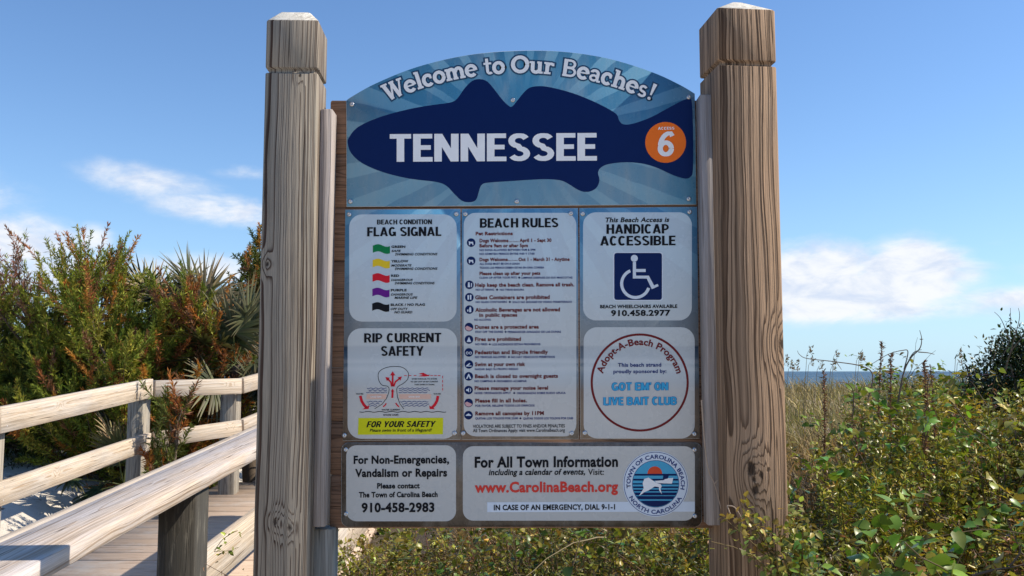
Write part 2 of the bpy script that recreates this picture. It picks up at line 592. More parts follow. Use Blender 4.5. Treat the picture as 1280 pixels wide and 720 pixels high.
def cr(pts, k=6, closed=True):
    """Catmull-Rom through pts"""
    p = np.asarray(pts, float)
    n = len(p)
    outp = []
    for i in range(n if closed else n - 1):
        p0, p1 = p[(i - 1) % n] if closed or i > 0 else p[0], p[i]
        p2 = p[(i + 1) % n]
        p3 = p[(i + 2) % n] if closed or i + 2 < n else p[-1]
        for s in range(k):
            u = s / k
            outp.append(0.5 * (2 * p1 + (p2 - p0) * u + (2 * p0 - 5 * p1 + 4 * p2 - p3) * u * u + (3 * p1 - p0 - 3 * p2 + p3) * u ** 3))
    if not closed:
        outp.append(p[-1])
    return [tuple(v) for v in outp]


# --- lettering from the built-in font
_cache = {}


def glyph_mesh(s, bold):
    key = (s, bold)
    if key in _cache:
        return _cache[key]
    cu = bpy.data.curves.new('t', 'FONT')
    cu.body = s
    cu.size = 1.0
    cu.offset = bold
    cu.resolution_u = 3
    cu.fill_mode = 'FRONT'
    cu.space_character = 1.0 + bold * 1.6
    ob = bpy.data.objects.new('t', cu)
    C.objects.link(ob)
    bpy.context.view_layer.update()
    dg = bpy.context.evaluated_depsgraph_get()
    me = ob.evaluated_get(dg).to_mesh()
    V = np.array([v.co[:] for v in me.vertices], float)
    Fs = [list(p.vertices) for p in me.polygons]
    ob.evaluated_get(dg).to_mesh_clear()
    bpy.data.objects.remove(ob)
    bpy.data.curves.remove(cu)
    par = list(range(len(V)))

    def find(a):
        while par[a] != a:
            par[a] = par[par[a]]
            a = par[a]
        return a
    for f in Fs:
        for i in f[1:]:
            par[find(i)] = find(f[0])
    rt = np.array([find(i) for i in range(len(V))])
    mnx = {k_: V[rt == k_, 0].min() for k_ in set(rt)}
    order = {k_: i for i, k_ in enumerate(sorted(mnx, key=mnx.get))}
    V[:, 2] = [0.12 * (order[k_] % 4) for k_ in rt]        # neighbours never share a plane
    _cache[key] = (V, Fs)
    return V, Fs


CAPH = {b: glyph_mesh('H', b)[0][:, 1].max() for b in (0.0, 0.014, 0.028, 0.038)}
TILT = 0.006


def put_text(rows, name, mat, parent, lay):
    """rows: (string, x0, x1, baseline y, cap height px, bold, shear) ; or an arc row (string, 'arc', cx, cy, r, a0, a1, cap, bold)"""
    Vs, Fs, off = [], [], 0
    for row in rows:
        if row[1] == 'arc':
            s, _, cx, cy, r, a0, a1, cap, bold = row
            V, Fc = glyph_mesh(s, bold)
            ch = CAPH[bold]
            u = (V[:, 0] - V[:, 0].min()) / (V[:, 0].max() - V[:, 0].min())
            h = V[:, 1] / ch * cap
            a = np.radians(a0 + (a1 - a0) * u)
            rr = r + h if a1 > a0 else r - h
            X = cx + rr * np.sin(a)
            Y = cy - rr * np.cos(a)
        else:
            s, x0, x1, yb, cap, bold, sh = row
            V, Fc = glyph_mesh(s, bold)
            ch = CAPH[bold]
            vx = V[:, 0] + sh * V[:, 1]
            u = (vx - vx.min()) / (vx.max() - vx.min())
            X = x0 + (x1 - x0) * u
            Y = yb - V[:, 1] / ch * cap - TILT * (X - (x0 + x1) / 2)
        Vs += [tuple(S(a, b, lay + c_)) for a, b, c_ in zip(X, Y, V[:, 2])]
        Fs += [[i + off for i in f] for f in Fc]
        off += len(V)
    by = {}
    for f in Fs:
        by.setdefault(len(f), []).append(f)
    return add(name, Vs, [np.array(v) for v in by.values()], mat, parent)


# bold grotesque capitals for the headings, as strokes in a unit cap box
TV, THH = 0.205, 0.165
_a = TV / 2
_h = THH / 2


def bowl(x0, x1, y0, y1):
    r_ = min((y1 - y0) / 2, (x1 - x0))
    return [(x0, y1), (x1 - r_, y1)] + arcp(x1 - r_, (y0 + y1) / 2, r_, (y1 - y0) / 2, 90, -90, 10)[1:-1] + [(x1 - r_, y0), (x0, y0)]


def arcp(cx, cy, rx, ry, a0, a1, n=12):
    return [(cx + rx * math.cos(R(a0 + (a1 - a0) * i / n)), cy + ry * math.sin(R(a0 + (a1 - a0) * i / n))) for i in range(n + 1)]


def oval(w_, a0=0, a1=360, n=28):
    return arcp(w_ / 2, 0.5, w_ / 2 - _a, 0.5 - _h * .9, a0, a1, n)


V_ = lambda x_: ([(x_, 0.0), (x_, 1.0)], TV)
CAPS = {
    'A': (.70, [([(.10, 0), (.345, 1)], TV * .97), ([(.60, 0), (.355, 1)], TV * .97), ([(.18, .26), (.52, .26)], .14)]),
    'B': (.62, [V_(_a), (bowl(.1, .61 - _a * .95, .5, 1 - _h), .17), (bowl(.1, .62 - _a * .9, _h, .5), .17)]),
    'C': (.62, [(oval(.62, 42, 318), TV * .95)]),
    'D': (.65, [V_(_a), ([(.1, 1 - _h), (.28, 1 - _h)] + arcp(.28, .5, .37 - _a, .5 - _h, 90, -90, 14) + [(.28, _h), (.1, _h)], TV * .92)]),
    'E': (.52, [V_(_a), ([(.1, 1 - _h), (.52, 1 - _h)], THH), ([(.1, .51), (.48, .51)], THH), ([(.1, _h), (.53, _h)], THH)]),
    'F': (.50, [V_(_a), ([(.1, 1 - _h), (.50, 1 - _h)], THH), ([(.1, .49), (.46, .49)], THH)]),
    'G': (.65, [(oval(.64, 45, 350), TV * .95), ([(.36, .42), (.64, .42)], .14), ([(.58, 0.02), (.58, .45)], .12)]),
    'H': (.64, [V_(_a), V_(.64 - _a), ([(.1, .51), (.54, .51)], THH)]),
    'I': (.21, [V_(_a)]),
    'K': (.66, [V_(_a), ([(.15, .36), (.55, 1)], .19), ([(.28, .55), (.57, 0)], .2)]),
    'L': (.50, [V_(_a), ([(.1, _h), (.50, _h)], THH)]),
    'M': (.80, [V_(_a), V_(.80 - _a), ([(.12, .98), (.40, .05)], .19), ([(.68, .98), (.40, .05)], .19)]),
    'N': (.66, [V_(_a), V_(.66 - _a), ([(.12, .97), (.54, .03)], .21)]),
    'O': (.66, [(oval(.66), TV * .95)]),
    'P': (.60, [V_(_a), (bowl(.1, .60 - _a * .95, .43, 1 - _h), .17)]),
    'R': (.64, [V_(_a), (bowl(.1, .61 - _a * .95, .46, 1 - _h), .17), ([(.36, .46), (.54, 0)], .2)]),
    'S': (.60, [(arcp(.30, .735, .205, .19, 25, 262, 12) + arcp(.30, .265, .21, .185, 82, -155, 12), .18)]),
    'T': (.58, [([(.29, 0), (.29, 1)], TV), ([(0, 1 - _h), (.58, 1 - _h)], THH)]),
    'U': (.64, [([(_a, 1)] + arcp(.32, .32, .32 - _a, .32 - _h * .9, 180, 360, 14) + [(.64 - _a, 1)], TV)]),
    'V': (.68, [([(.10, 1), (.34, 0.02)], .2), ([(.34, 0.02), (.58, 1)], .2)]),
    'W': (.95, [([(.09, 1), (.27, 0)], .19), ([(.27, 0), (.47, .97)], .17), ([(.47, .97), (.68, 0)], .17), ([(.68, 0), (.86, 1)], .19)]),
    'Y': (.66, [([(.33, 0), (.33, .45)], TV), ([(.33, .40), (.09, 1)], .2), ([(.33, .40), (.57, 1)], .2)]),
    '/': (.36, [([(.04, 0), (.32, 1)], .13)]),
    "'": (.16, [([(.09, .68), (.09, 1)], (.08, .17))]),
    '6': (.60, [(arcp(.30, .31, .195, .235, 0, 360, 22), .18), (arcp(.46, .36, .355, .56, 172, 104, 10) + [(.47, .915), (.53, .80)], .17)]),
    ' ': (.24, []),
}


def put_caps(rows, name, mat, parent, lay, grow=0.0):
    V, Q, idx = [], [], 0
    for (s, x0, x1, yb, cap, sh) in rows:
        SP = 0.055
        tw = sum(CAPS[c_][0] + SP for c_ in s) - SP
        xx = 0.0
        for c_ in s:
            for pts_, wd in CAPS[c_][1]:
                p = np.asarray(pts_, float)
                wdv = np.linspace(wd[0], wd[1], len(p)) if isinstance(wd, tuple) else np.full(len(p), wd)
                for quad in strip_q(p, wdv + grow):
                    q = []
                    for (a, b) in quad:
                        b = min(1 + grow / 2, max(-grow / 2, b))
                        X = x0 + (x1 - x0) * (xx + a + sh * (b - .5)) / tw
                        Y = yb - b * cap - TILT * (X - (x0 + x1) / 2)
                        q.append(len(V)); V.append(tuple(S(X, Y, lay + 0.1 * (idx % 8))))
                    Q.append(q)
                idx += 1
            xx += CAPS[c_][0] + SP
    return add(name, V, np.array(Q), mat, parent)


B1, B2, B3, N0 = 0.014, 0.028, 0.038, 0.0

# --- panels: each a 4 mm sheet
def panel(name, outline, mat, label=None):
    front = np.array([tuple(S(a, b)) for a, b in outline])
    n = len(front)
    bev = np.array([0, 0.0008, 0])
    cen = front.mean(0)
    inset = front + (cen - front) / np.linalg.norm(cen - front, axis=1, keepdims=True) * 0.0008
    mid = front + bev
    back = front + np.array([0, 0.004, 0])
    V = np.concatenate([inset, mid, back])
    q = []
    for k in range(2):
        for i in range(n):
            j = (i + 1) % n
            q.append((k * n + i, k * n + j, (k + 1) * n + j, (k + 1) * n + i))
    o = add(name, V, [np.array([list(range(n))]), np.array([list(range(2 * n, 3 * n))[::-1]]), np.array(q)], mat, sign)
    o.data.materials.append(M_EDGE)
    for p in o.data.polygons:
        p.material_index = 0 if p.index == 0 else 1
    bm = bmesh.new(); bm.from_mesh(o.data)
    bmesh.ops.recalc_face_normals(bm, faces=bm.faces)
    bm.to_mesh(o.data); bm.free()
    if label:
        o['label'] = label
    return o


_screw = None


def screw(px, py, parent):
    global _screw
    if _screw is None:
        rings = []
        for r, d in ((0.0062, 0.0), (0.0062, 0.0010), (0.0054, 0.0024), (0.0036, 0.0034), (0.0022, 0.0037), (0.0020, 0.0026), (0.0004, 0.0024)):
            a = np.arange(14) * 2 * math.pi / 14
            rings.append(np.stack([r * np.cos(a), np.full(14, -d), r * np.sin(a)], 1))
        V, Fc = loft(rings)
        me = mesh_np('screw', V, Fc, M_SCREW, True)
        bm = bmesh.new(); bm.from_mesh(me)
        bmesh.ops.recalc_face_normals(bm, faces=bm.faces)
        bm.to_mesh(me); bm.free()
        _screw = me
    o = bpy.data.objects.new('screw', _screw)
    C.objects.link(o)
    o.parent = parent
    o.location = S(px, py) - abs_loc(parent)
    return o


# header
arch = []
pts = [(432.5, 126), (440, 120.5), (470, 104), (520, 84), (580, 69.5), (640, 63.5), (700, 64.2), (760, 73), (815, 90), (850, 106), (868.5, 117)]
header = panel('header_panel', [(433, 258.5), (433, 160)] + cr(pts, 5, False) + [(869.5, 160), (870.5, 255.6)], M_PRINT)
cz = lambda L: [(420 + .3672 * a, 50 + .3672 * b) for a, b in L]
fish = [(40, 352), (44, 332), (75, 296), (150, 262), (250, 235), (330, 221), (388, 213), (412, 200), (438, 164), (464, 139), (490, 133), (516, 142),
        (542, 172), (566, 203), (588, 224), (600, 226), (618, 205), (640, 178), (660, 162), (690, 157), (730, 161), (800, 179), (870, 206), (930, 236),
        (956, 254), (964, 274), (978, 287), (1010, 285), (1070, 264), (1130, 232), (1182, 205), (1204, 202), (1212, 216), (1216, 330), (1215, 440),
        (1208, 464), (1190, 472), (1150, 461), (1100, 438), (1050, 422), (990, 416), (930, 422), (902, 434), (892, 452), (897, 476), (889, 500),
        (870, 514), (845, 517), (820, 508), (790, 489), (760, 477), (700, 474), (600, 480), (525, 485), (498, 491), (488, 510), (480, 538), (468, 550),
        (445, 552), (425, 545), (400, 521), (375, 496), (340, 483), (250, 472), (160, 450), (90, 420), (52, 386)]
flat('fish_emblem', [cr(cz(fish), 3)], I_NAVY, header, 1)
put_caps([('TENNESSEE', 487.2, 745.7, 201.5, 34.6, 0)], 'name_lettering', I_WHITE, header, 3)
badge = flat('number_badge', [disc(832, 178, 25.5, 48)], I_ORANGE, header, 3)
put_caps([('6', 821.5, 843, 195.4, 31.5, 0), ('ACCESS', 822.5, 843, 162.0, 3.4, 0)], 'badge_lettering', I_WHITE, header, 5)

# slab-serif greeting, drawn stroke by stroke (unit: x-height letters in a 1.0 cap box)
TK, SR = 0.195, 0.12
XH = 0.68
GL = {
    'W': (1.12, [([(0.14, 0.96), (0.36, 0.0)], TK), ([(0.36, 0.02), (0.56, 0.92)], .10), ([(0.56, 0.92), (0.78, 0.0)], TK), ([(0.78, 0.02), (0.99, 0.95)], .10),
                 ([(0.0, 0.95), (0.34, 0.95)], SR), ([(0.44, 0.95), (0.70, 0.95)], SR), ([(0.85, 0.95), (1.12, 0.95)], SR)]),
    'e': (0.62, [(arcp(0.31, 0.34, 0.235, 0.29, 0, 318, 18), TK), ([(0.10, 0.36), (0.53, 0.36)], .09)]),
    'l': (0.36, [([(0.18, 0.0), (0.18, 1.0)], TK), ([(0.02, 0.05), (0.34, 0.05)], SR), ([(0.04, 0.96), (0.18, 0.96)], SR)]),
    'c': (0.58, [(arcp(0.30, 0.34, 0.22, 0.29, 45, 318, 16), TK), ([(0.46, 0.40), (0.46, 0.62)], .12)]),
    'o': (0.64, [(arcp(0.32, 0.34, 0.235, 0.29, 0, 360, 22), TK)]),
    'm': (1.06, [([(0.17, 0), (0.17, XH)], TK), ([(0.17, 0.42)] + arcp(0.345, 0.42, 0.16, 0.20, 150, 0, 8) + [(0.525, 0.0)], TK),
                 ([(0.53, 0.42)] + arcp(0.715, 0.42, 0.16, 0.20, 150, 0, 8) + [(0.89, 0.0)], TK), ([(0.02, XH - .05), (0.17, XH - .05)], SR),
                 ([(0.02, 0.05), (0.33, 0.05)], SR), ([(0.39, 0.05), (0.66, 0.05)], SR), ([(0.75, 0.05), (1.04, 0.05)], SR)]),
    't': (0.46, [([(0.20, 0.92), (0.20, 0.2)] + arcp(0.32, 0.19, 0.12, 0.13, 180, 320, 7), .15), ([(0.02, XH - .05), (0.42, XH - .05)], SR)]),
    'O': (0.92, [(arcp(0.46, 0.49, 0.37, 0.42, 0, 360, 28), TK + .01)]),
    'u': (0.76, [([(0.19, XH)] + [(0.19, 0.25)] + arcp(0.355, 0.24, 0.17, 0.18, 180, 340, 8), TK), ([(0.56, XH), (0.56, 0.0)], TK),
                 ([(0.02, XH - .05), (0.19, XH - .05)], SR), ([(0.42, XH - .05), (0.56, XH - .05)], SR), ([(0.56, 0.05), (0.73, 0.05)], SR)]),
    'r': (0.58, [([(0.19, 0), (0.19, XH)], TK), ([(0.20, 0.40)] + arcp(0.38, 0.40, 0.17, 0.21, 150, 50, 7), .15), ([(0.02, XH - .05), (0.19, XH - .05)], SR),
                 ([(0.02, 0.05), (0.38, 0.05)], SR), ([(0.47, 0.48), (0.47, 0.64)], .14)]),
    'B': (0.84, [([(0.20, 0), (0.20, 0.98)], TK), ([(0.10, 0.93)] + [(0.44, 0.93)] + arcp(0.46, 0.725, 0.20, 0.205, 90, -90, 10) + [(0.24, 0.52)], .13),
                 ([(0.24, 0.50), (0.46, 0.50)] + arcp(0.48, 0.275, 0.24, 0.225, 90, -90, 10) + [(0.08, 0.05)], .13)]),
    'a': (0.66, [([(0.13, 0.50)] + arcp(0.29, 0.47, 0.17, 0.16, 160, 0, 9) + [(0.46, 0.06)], .16), (arcp(0.27, 0.20, 0.17, 0.15, 20, 340, 14), .13),
                 ([(0.44, 0.05), (0.64, 0.05)], SR)]),
    'h': (0.78, [([(0.19, 0), (0.19, 1.0)], TK), ([(0.20, 0.42)] + arcp(0.39, 0.42, 0.19, 0.20, 150, 0, 8) + [(0.585, 0.0)], TK), ([(0.03, 0.96), (0.19, 0.96)], SR),
                 ([(0.02, 0.05), (0.36, 0.05)], SR), ([(0.43, 0.05), (0.75, 0.05)], SR)]),
    's': (0.54, [(arcp(0.27, 0.47, 0.15, 0.15, 35, 250, 9) + arcp(0.27, 0.185, 0.17, 0.14, 80, -150, 10), .14)]),
    '!': (0.36, [([(0.20, 0.30), (0.20, 1.0)], (0.09, 0.2)), (arcp(0.19, 0.09, 0.045, 0.045, 0, 360, 10), .09)]),
    ' ': (0.34, []),
}


def greeting(name, text, mat, lay, grow, cx, cy, r, a0, a1, cap):
    tw = sum(GL[c][0] for c in text)
    V, Q, idx, xx = [], [], 0, 0.0
    for chh in text:
        for pts_, wd in GL[chh][1]:
            p = np.asarray(pts_, float)
            dn = []
            for i in range(len(p) - 1):                       # subdivide long strokes so they bend with the arc
                m_ = max(1, int(np.linalg.norm(p[i + 1] - p[i]) / 0.15))
                for j in range(m_):
                    dn.append(p[i] + (p[i + 1] - p[i]) * j / m_)
            dn.append(p[-1])
            dn = np.asarray(dn)
            if grow:                                          # outline grows past stroke ends too
                e0 = dn[0] - dn[1]; e1 = dn[-1] - dn[-2]
                dn[0] = dn[0] + e0 / (np.linalg.norm(e0) + 1e-9) * grow / 2
                dn[-1] = dn[-1] + e1 / (np.linalg.norm(e1) + 1e-9) * grow / 2
            wdv = np.linspace(wd[0], wd[1], len(dn)) if isinstance(wd, tuple) else wd
            for quad in strip_q(dn, np.asarray(wdv) + grow):
                q = []
                for (a, b) in quad:
                    u = (xx + a) / tw
                    an = R(a0 + (a1 - a0) * u)
                    rr = r + b * cap
                    v = S(cx + rr * math.sin(an), cy - rr * math.cos(an), lay + 0.12 * (idx % 7))
                    q.append(len(V)); V.append(tuple(v))
                Q.append(q)
            idx += 1
        xx += GL[chh][0]
    o = add(name, V, np.array(Q), mat, header)
    return o


ag = math.degrees(math.asin(168.0 / 400))
greeting('lettering_shadow', 'Welcome to Our Beaches!', I_OUT, 1.2, 0.17, 650, 491, 400, -ag + 0.3, ag - 0.6, 21.5)
greeting('greeting_lettering', 'Welcome to Our Beaches!', I_WHITE, 4, 0.0, 650, 491, 400, -ag + 0.3, ag - 0.6, 21.5)
for p in ((440, 130.5), (641, 125), (861, 121.5), (438, 252), (646, 251.8), (861, 248.6)):
    screw(*p, header)

# --- left column: flag signal and rip current
left = panel('notice_panel', [(431.5, 262), (575.6, 261), (575.4, 549.5), (428.5, 551)], M_PRINT)
flat('notice_field', [rrect(436.5, 268, 570.8, 402, 16), rrect(434.5, 410.3, 571.5, 548.4, 17)], M_FIELD, left, 1)
T2 = lambda a, b: (425 + .2083 * a, 255 + .2083 * b)


def row2(s, x0, x1, yt, yb, bold, sh=0, ox=425, oy=255, k=.2083):
    return (s, ox + k * x0, ox + k * x1, oy + k * yb, k * (yb - yt), bold, sh)


rc = lambda *a, **k: (lambda t_: (t_[0], t_[1], t_[2], t_[3], t_[4], t_[6]))(row2(*a, **k))
caps = [rc('BEACH CONDITION', 222, 552, 93, 122, 0), rc('FLAG SIGNAL', 163, 608, 138, 193, 0)]
rows = []
flag_rows = [('GREEN', 392, 'SAFE', 366, 'SWIMMING CONDITIONS', 585), ('YELLOW', 410, 'MODERATE', 430, 'SWIMMING CONDITIONS', 585),
             ('RED', 355, 'DANGEROUS', 437, 'SWIMMING CONDITIONS', 568), ('PURPLE', 400, 'DANGEROUS', 437, 'MARINE LIFE', 465),
             ('BLACK / NO FLAG', 510, 'OFF DUTY', 408, 'NO GUARD', 434)]
for i, (a, xa, b, xb, c, xc) in enumerate(flag_rows):
    dy = 87 * i
    sx = -i
    rows += [row2(a, 308 + sx, xa, 249 + dy, 263 + dy, B3), row2(b, 308 + sx, xb, 275 + dy, 288 + dy, B2, .25), row2(c, 330 + sx, xc, 294 + dy, 308 + dy, B2, .25)]
k3 = dict(ox=425, oy=400, k=.2153)
caps += [rc('RIP CURRENT', 140, 588, 76, 130, 0, 0, **k3), rc('SAFETY', 238, 485, 151, 208, 0, 0, **k3), rc('FOR YOUR SAFETY', 158, 552, 587, 622, 0, .25, **k3)]
rows += [row2('Please swim in front of a lifeguard!', 173, 533, 631, 648, B1, .2, **k3)]
k9 = dict(ox=440, oy=450, k=.10417)
rows += [row2('WAVES', 48, 135, 399, 415, B2, 0, **k9), row2('WAVES', 978, 1065, 399, 415, B2, 0, **k9), row2('WATER CURRENT', 355, 580, 588, 606, B2, 0, **k9),
         row2('SHORE LINES', 376, 558, 650, 668, B2, 0, **k9), row2('SWIM PARALLEL TO SHORE', 718, 1020, 219, 234, B2, 0, **k9),
         row2('TO GET OUT OF RIP CURRENT', 703, 1033, 253, 268, B2, 0, **k9), row2('THEN SWIM TO SHORE', 748, 990, 288, 303, B2, 0, **k9)]


def flagshape(i):
    y0 = 240 + 87 * i
    top, bot = [], []
    for j in range(13):
        u = j / 12
        wv = 7 * math.sin(u * 2 * math.pi - 0.4)
        top.append(T2(197 - i + 103 * u, y0 + 7 - wv + 3 * u))
        bot.append(T2(197 - i + 103 * u, y0 + 50 - wv + 3 * u))
    return top + bot[::-1]


for i, m in enumerate((I_GREEN, I_YELLOW, I_RED, I_PURPLE, I_BLACK)):
    flat('flag_symbol', [flagshape(i)], m, left, 2)
flat('warning_strip', [[(448, 522.5), (554, 522.2), (553.6, 542.8), (447.4, 543.4)]], I_LEMON, left, 2)
c9 = lambda L: [(440 + .10417 * a, 450 + .10417 * b) for a, b in L]
cloudp = []
for a, b in cr([(440, 395), (445, 345), (425, 315), (365, 303), (330, 262), (314, 205), (322, 150), (365, 110), (440, 84), (510, 78), (590, 84), (645, 115),
                (678, 165), (664, 235), (610, 285), (560, 312), (538, 345), (540, 395)], 6, False):
    cloudp.append((a, b))
bl = strip_q(c9([(272, 585), (360, 530), (415, 460), (438, 400)] + cloudp + [(545, 440), (575, 525), (622, 588)]), 0.75)
wavy = [(90 + i * 20, 622 + 5 * math.sin(i * 0.9)) for i in range(53)]
bl += strip_q(c9(wavy), 0.85)
flat('diagram_outline', bl, I_BLACK, left, 2)
rd = []
arrow = lambda tip, dirx, diry, wdt, ln: [(tip[0], tip[1]), (tip[0] - dirx * ln - diry * wdt, tip[1] - diry * ln + dirx * wdt),
                                          (tip[0] - dirx * ln + diry * wdt, tip[1] - diry * ln - dirx * wdt)]
rd.append(c9(arrow((488, 135), 0, -1, 32, 50))); rd += strip_q(c9([(488, 180), (488, 250), (488, 318)]), 2.2)
rd.append(c9(arrow((400, 205), -.75, -.6, 28, 48))); rd += strip_q(c9([(430, 228), (465, 265), (478, 318)]), 2.0)
rd.append(c9(arrow((600, 198), .75, -.6, 28, 48))); rd += strip_q(c9([(570, 222), (520, 262), (500, 318)]), 2.0)
rd.append(c9(arrow((487, 345), 0, -1, 22, 32))); rd += strip_q(c9([(487, 372), (484, 455)]), 2.4)
rd += strip_q(c9([(100, 430), (115, 490), (140, 535), (172, 570)]), 3.4); rd.append(c9([(125, 592), (200, 588), (208, 540)]))
rd += strip_q(c9([(1032, 430), (1020, 490), (995, 535), (962, 570)]), 3.4); rd.append(c9([(1000, 592), (932, 588), (926, 545)]))
rd += strip_q(c9([(372, 560), (395, 545), (412, 520)]), 1.6); rd += strip_q(c9([(566, 562), (545, 545), (524, 516)]), 1.6)
for a in (625, 680, 740, 940, 985, 1030):
    rd += strip_q(c9([(a, 187), (a + 32, 187)]), 0.8)
for b in (190, 240, 290, 335):
    rd += strip_q(c9([(1088, b), (1088, b + 30)]), 0.9)
rd.append(c9([(795, 195), (850, 178), (800, 165), (855, 152), (905, 178), (932, 176), (925, 192), (870, 198)]))
flat('diagram_arrows', rd, I_RED, left, 2.6)
wv = []
for (a0, a1, b) in ((180, 415, 340), (200, 420, 362), (172, 418, 388), (560, 915, 340), (565, 935, 362), (560, 905, 388), (178, 360, 500), (195, 330, 526), (200, 300, 550),
                    (580, 915, 500), (600, 925, 526), (610, 900, 550)):
    nn_ = max(3, int((a1 - a0) / 14))
    wv += strip_q(c9([(a0 + (a1 - a0) * i / nn_, b + 6 * math.sin(i * 1.5)) for i in range(nn_ + 1)]), 0.75)
flat('diagram_waves', wv, I_RULEBLUE, left, 2)
flat('diagram_sandbars', [c9([(178, 408), (420, 408), (405, 470), (172, 470)]), c9([(560, 408), (950, 408), (948, 470), (570, 470)])], I_PEACH, left, 2)
put_text(rows, 'lettering', I_BLACK, left, 4)
put_caps(caps, 'heading_lettering', I_BLACK, left, 3)
put_text([row2('SAND BAR', 222, 355, 432, 450, B2, 0, **k9), row2('SAND BAR', 680, 815, 432, 450, B2, 0, **k9)], 'pale_lettering', I_WHITE, left, 4)
for p in ((436.5, 268), (570.5, 267.4), (430.4, 544.2), (568.2, 541.6)):
    screw(*p, left)

# --- beach rules
rules = panel('rules_panel', [(577.2, 261), (722.6, 260), (723.4, 549), (577, 549.6)], M_PRINT)
flat('notice_field', [rrect(579.6, 266, 720.4, 545.4, 15)], M_FIELD, rules, 1)
k4 = dict(ox=570, oy=260, k=.2015)
k5 = dict(ox=570, oy=400, k=.2153)
put_caps([rc('BEACH RULES', 148, 635, 63, 121, 0, 0, **k4)], 'heading_lettering', I_BLACK, rules, 3)
put_text([row2('VIOLATIONS ARE SUBJECT TO FINES AND/OR PENALTIES', 98, 632, 606, 625, B1, 0, **k5),
          row2('All Town Ordinances Apply: visit www.CarolinaBeach.org', 98, 632, 631, 650, B1, 0, **k5)], 'footnote_lettering', I_BLACK, rules, 3)
rr_ = [row2('Pet Restrictions', 122, 352, 147, 168, B3, 0, **k4), row2('Dogs Welcome', 146, 325, 190, 212, B3, 0, **k4), row2('April 1 - Sept 30', 394, 592, 189, 210, B3, 0, **k4),
       row2('(on leash)', 330, 388, 204, 211, N0, 0, **k4), row2('(on leash)', 324, 382, 321, 328, N0, 0, **k4),
       row2('Before 9am or after 5pm', 146, 446, 222, 243, B3, 0, **k4), row2('Dogs Welcome', 146, 321, 308, 329, B3, 0, **k4),
       row2('Oct 1 - March 31 - Anytime', 388, 705, 307, 328, B3, 0, **k4), row2('Please clean up after your pets', 146, 523, 394, 415, B3, 0, **k4),
       row2('Help keep the beach clean. Remove all trash.', 119, 733, 464, 487, B3, 0, **k4), row2('Glass Containers are prohibited', 119, 581, 541, 565, B3, 0, **k4),
       row2('Alcoholic Beverages are not allowed', 119, 645, 618, 642, B3, 0, **k4), row2('in public spaces', 144, 380, 651, 674, B3, 0, **k4)]
lo = [('Dunes are a protected area', 110, 481, 50), ('Fires are prohibited', 110, 377, 121), ('Pedestrian and Bicycle friendly', 110, 534, 197), ('Swim at your own risk', 110, 402, 267),
      ('Beach is closed to overnight guests', 110, 592, 336), ('Please manage your noise level', 108, 535, 405), ('Please fill in all holes.', 112, 412, 478), ('Remove all canopies by 11PM', 112, 510, 552)]
rr_ += [row2(s, a, b, yb - 22, yb, B3, 0, **k5) for s, a, b, yb in lo]
put_text(rr_, 'rule_lettering', I_RULE, rules, 3)
sm = [row2(s, a, b, yb - 12, yb, B2, 0, **k4) for s, a, b, yb in (('NO DOGS ALLOWED BETWEEN 9AM & 5PM', 146, 492, 266), ('NO ADMITEN PERROS ENTRE 9:00 Y 17:00', 146, 487, 290),
      ('ALL DOGS MUST BE ON A LEASH', 146, 394, 352), ('TODOS LOS PERROS DEBEN ESTAR EN UNA CORREA', 146, 547, 376), ('CLEAN UP AFTER YOUR PETS', 145, 377, 438), ('LIMPIAR DESPUES DE SUS MASCOTAS', 407, 722, 438),
      ('NO LITTERING', 122, 236, 513), ('NO TIRAR BASURA', 272, 423, 513), ('NO GLASS CONTAINERS', 122, 316, 589), ('SOLO NO ENVASES DE VIDRIO PERMITERADO', 350, 719, 589), ('NO ALCOHOL', 114, 219, 699))]
sm += [row2(s, a, b, yb - 12, yb, B2, 0, **k5) for s, a, b, yb in (('STAY OFF THE DUNES', 112, 273, 75), ('PERMANECER APAGADO DE LAS DUNAS', 301, 609, 75), ('NO FIRES', 112, 182, 147),
      ('LOS INCENDIOS ESTAN PROHIBIDOS', 209, 490, 147), ('NO VEHICLES ALLOWED', 110, 292, 221), ('NO HAY VEHICULOS PERMITIDOS', 320, 574, 221), ('NADAR BAJO SU PROPIO RIESGO', 110, 362, 291),
      ('NO CAMPING', 108, 212, 361), ('PROHIBIDO ACAMPAR', 237, 411, 361), ('NOISE ORDINANCES APPLY', 108, 319, 430), ('ORDENANZAS SOBRE RUIDO APLICA', 353, 637, 430),
      ('POR FAVOR, RELLENE TODOS LOS ORIFICIOS', 112, 456, 503), ('QUITAR LOS TOLDOS POR 23:00', 112, 360, 577), ('QUITAR TODOS LOS TOLDOS POR 23:00', 390, 680, 577))]
put_text(sm, 'small_lettering', I_RULEBLUE, rules, 3)
dots = [disc(570 + .2015 * a, 260 + .2015 * b, 1.3, 12) for a, b in ((392, 432), (255, 507), (334, 583))]
dots += [disc(570 + .2153 * a, 400 + .2153 * b, 1.2, 12) for a, b in ((288, 69), (196, 141), (307, 215), (224, 355), (338, 424), (374, 571))]
flat('bullet_dots', dots, I_NAVY, rules, 3)
ICON = [(588.9, 303.3), (588.9, 326), (586.7, 356), (586.7, 371.6), (586.7, 387), (586.2, 408.8), (586.2, 424.4), (586.1, 440.5), (586.1, 455.5), (585.9, 470.5), (585.7, 487.6), (585.8, 503.6), (585.6, 519)]
flat('rule_icon_disc', [disc(a, b, 5.4, 28) for a, b in ICON], I_NAVY, rules, 2)
ic = []
for (a, b) in ICON[:2]:
    ic.append([(a - 3, b - 1.8), (a - 1, b - 1), (a + 2.4, b - 1.2), (a + 3, b + 3), (a + 1.6, b + 3), (a + 1.2, b + 1), (a - 1.2, b + 1), (a - 1.4, b + 3), (a - 2.6, b + 3)])
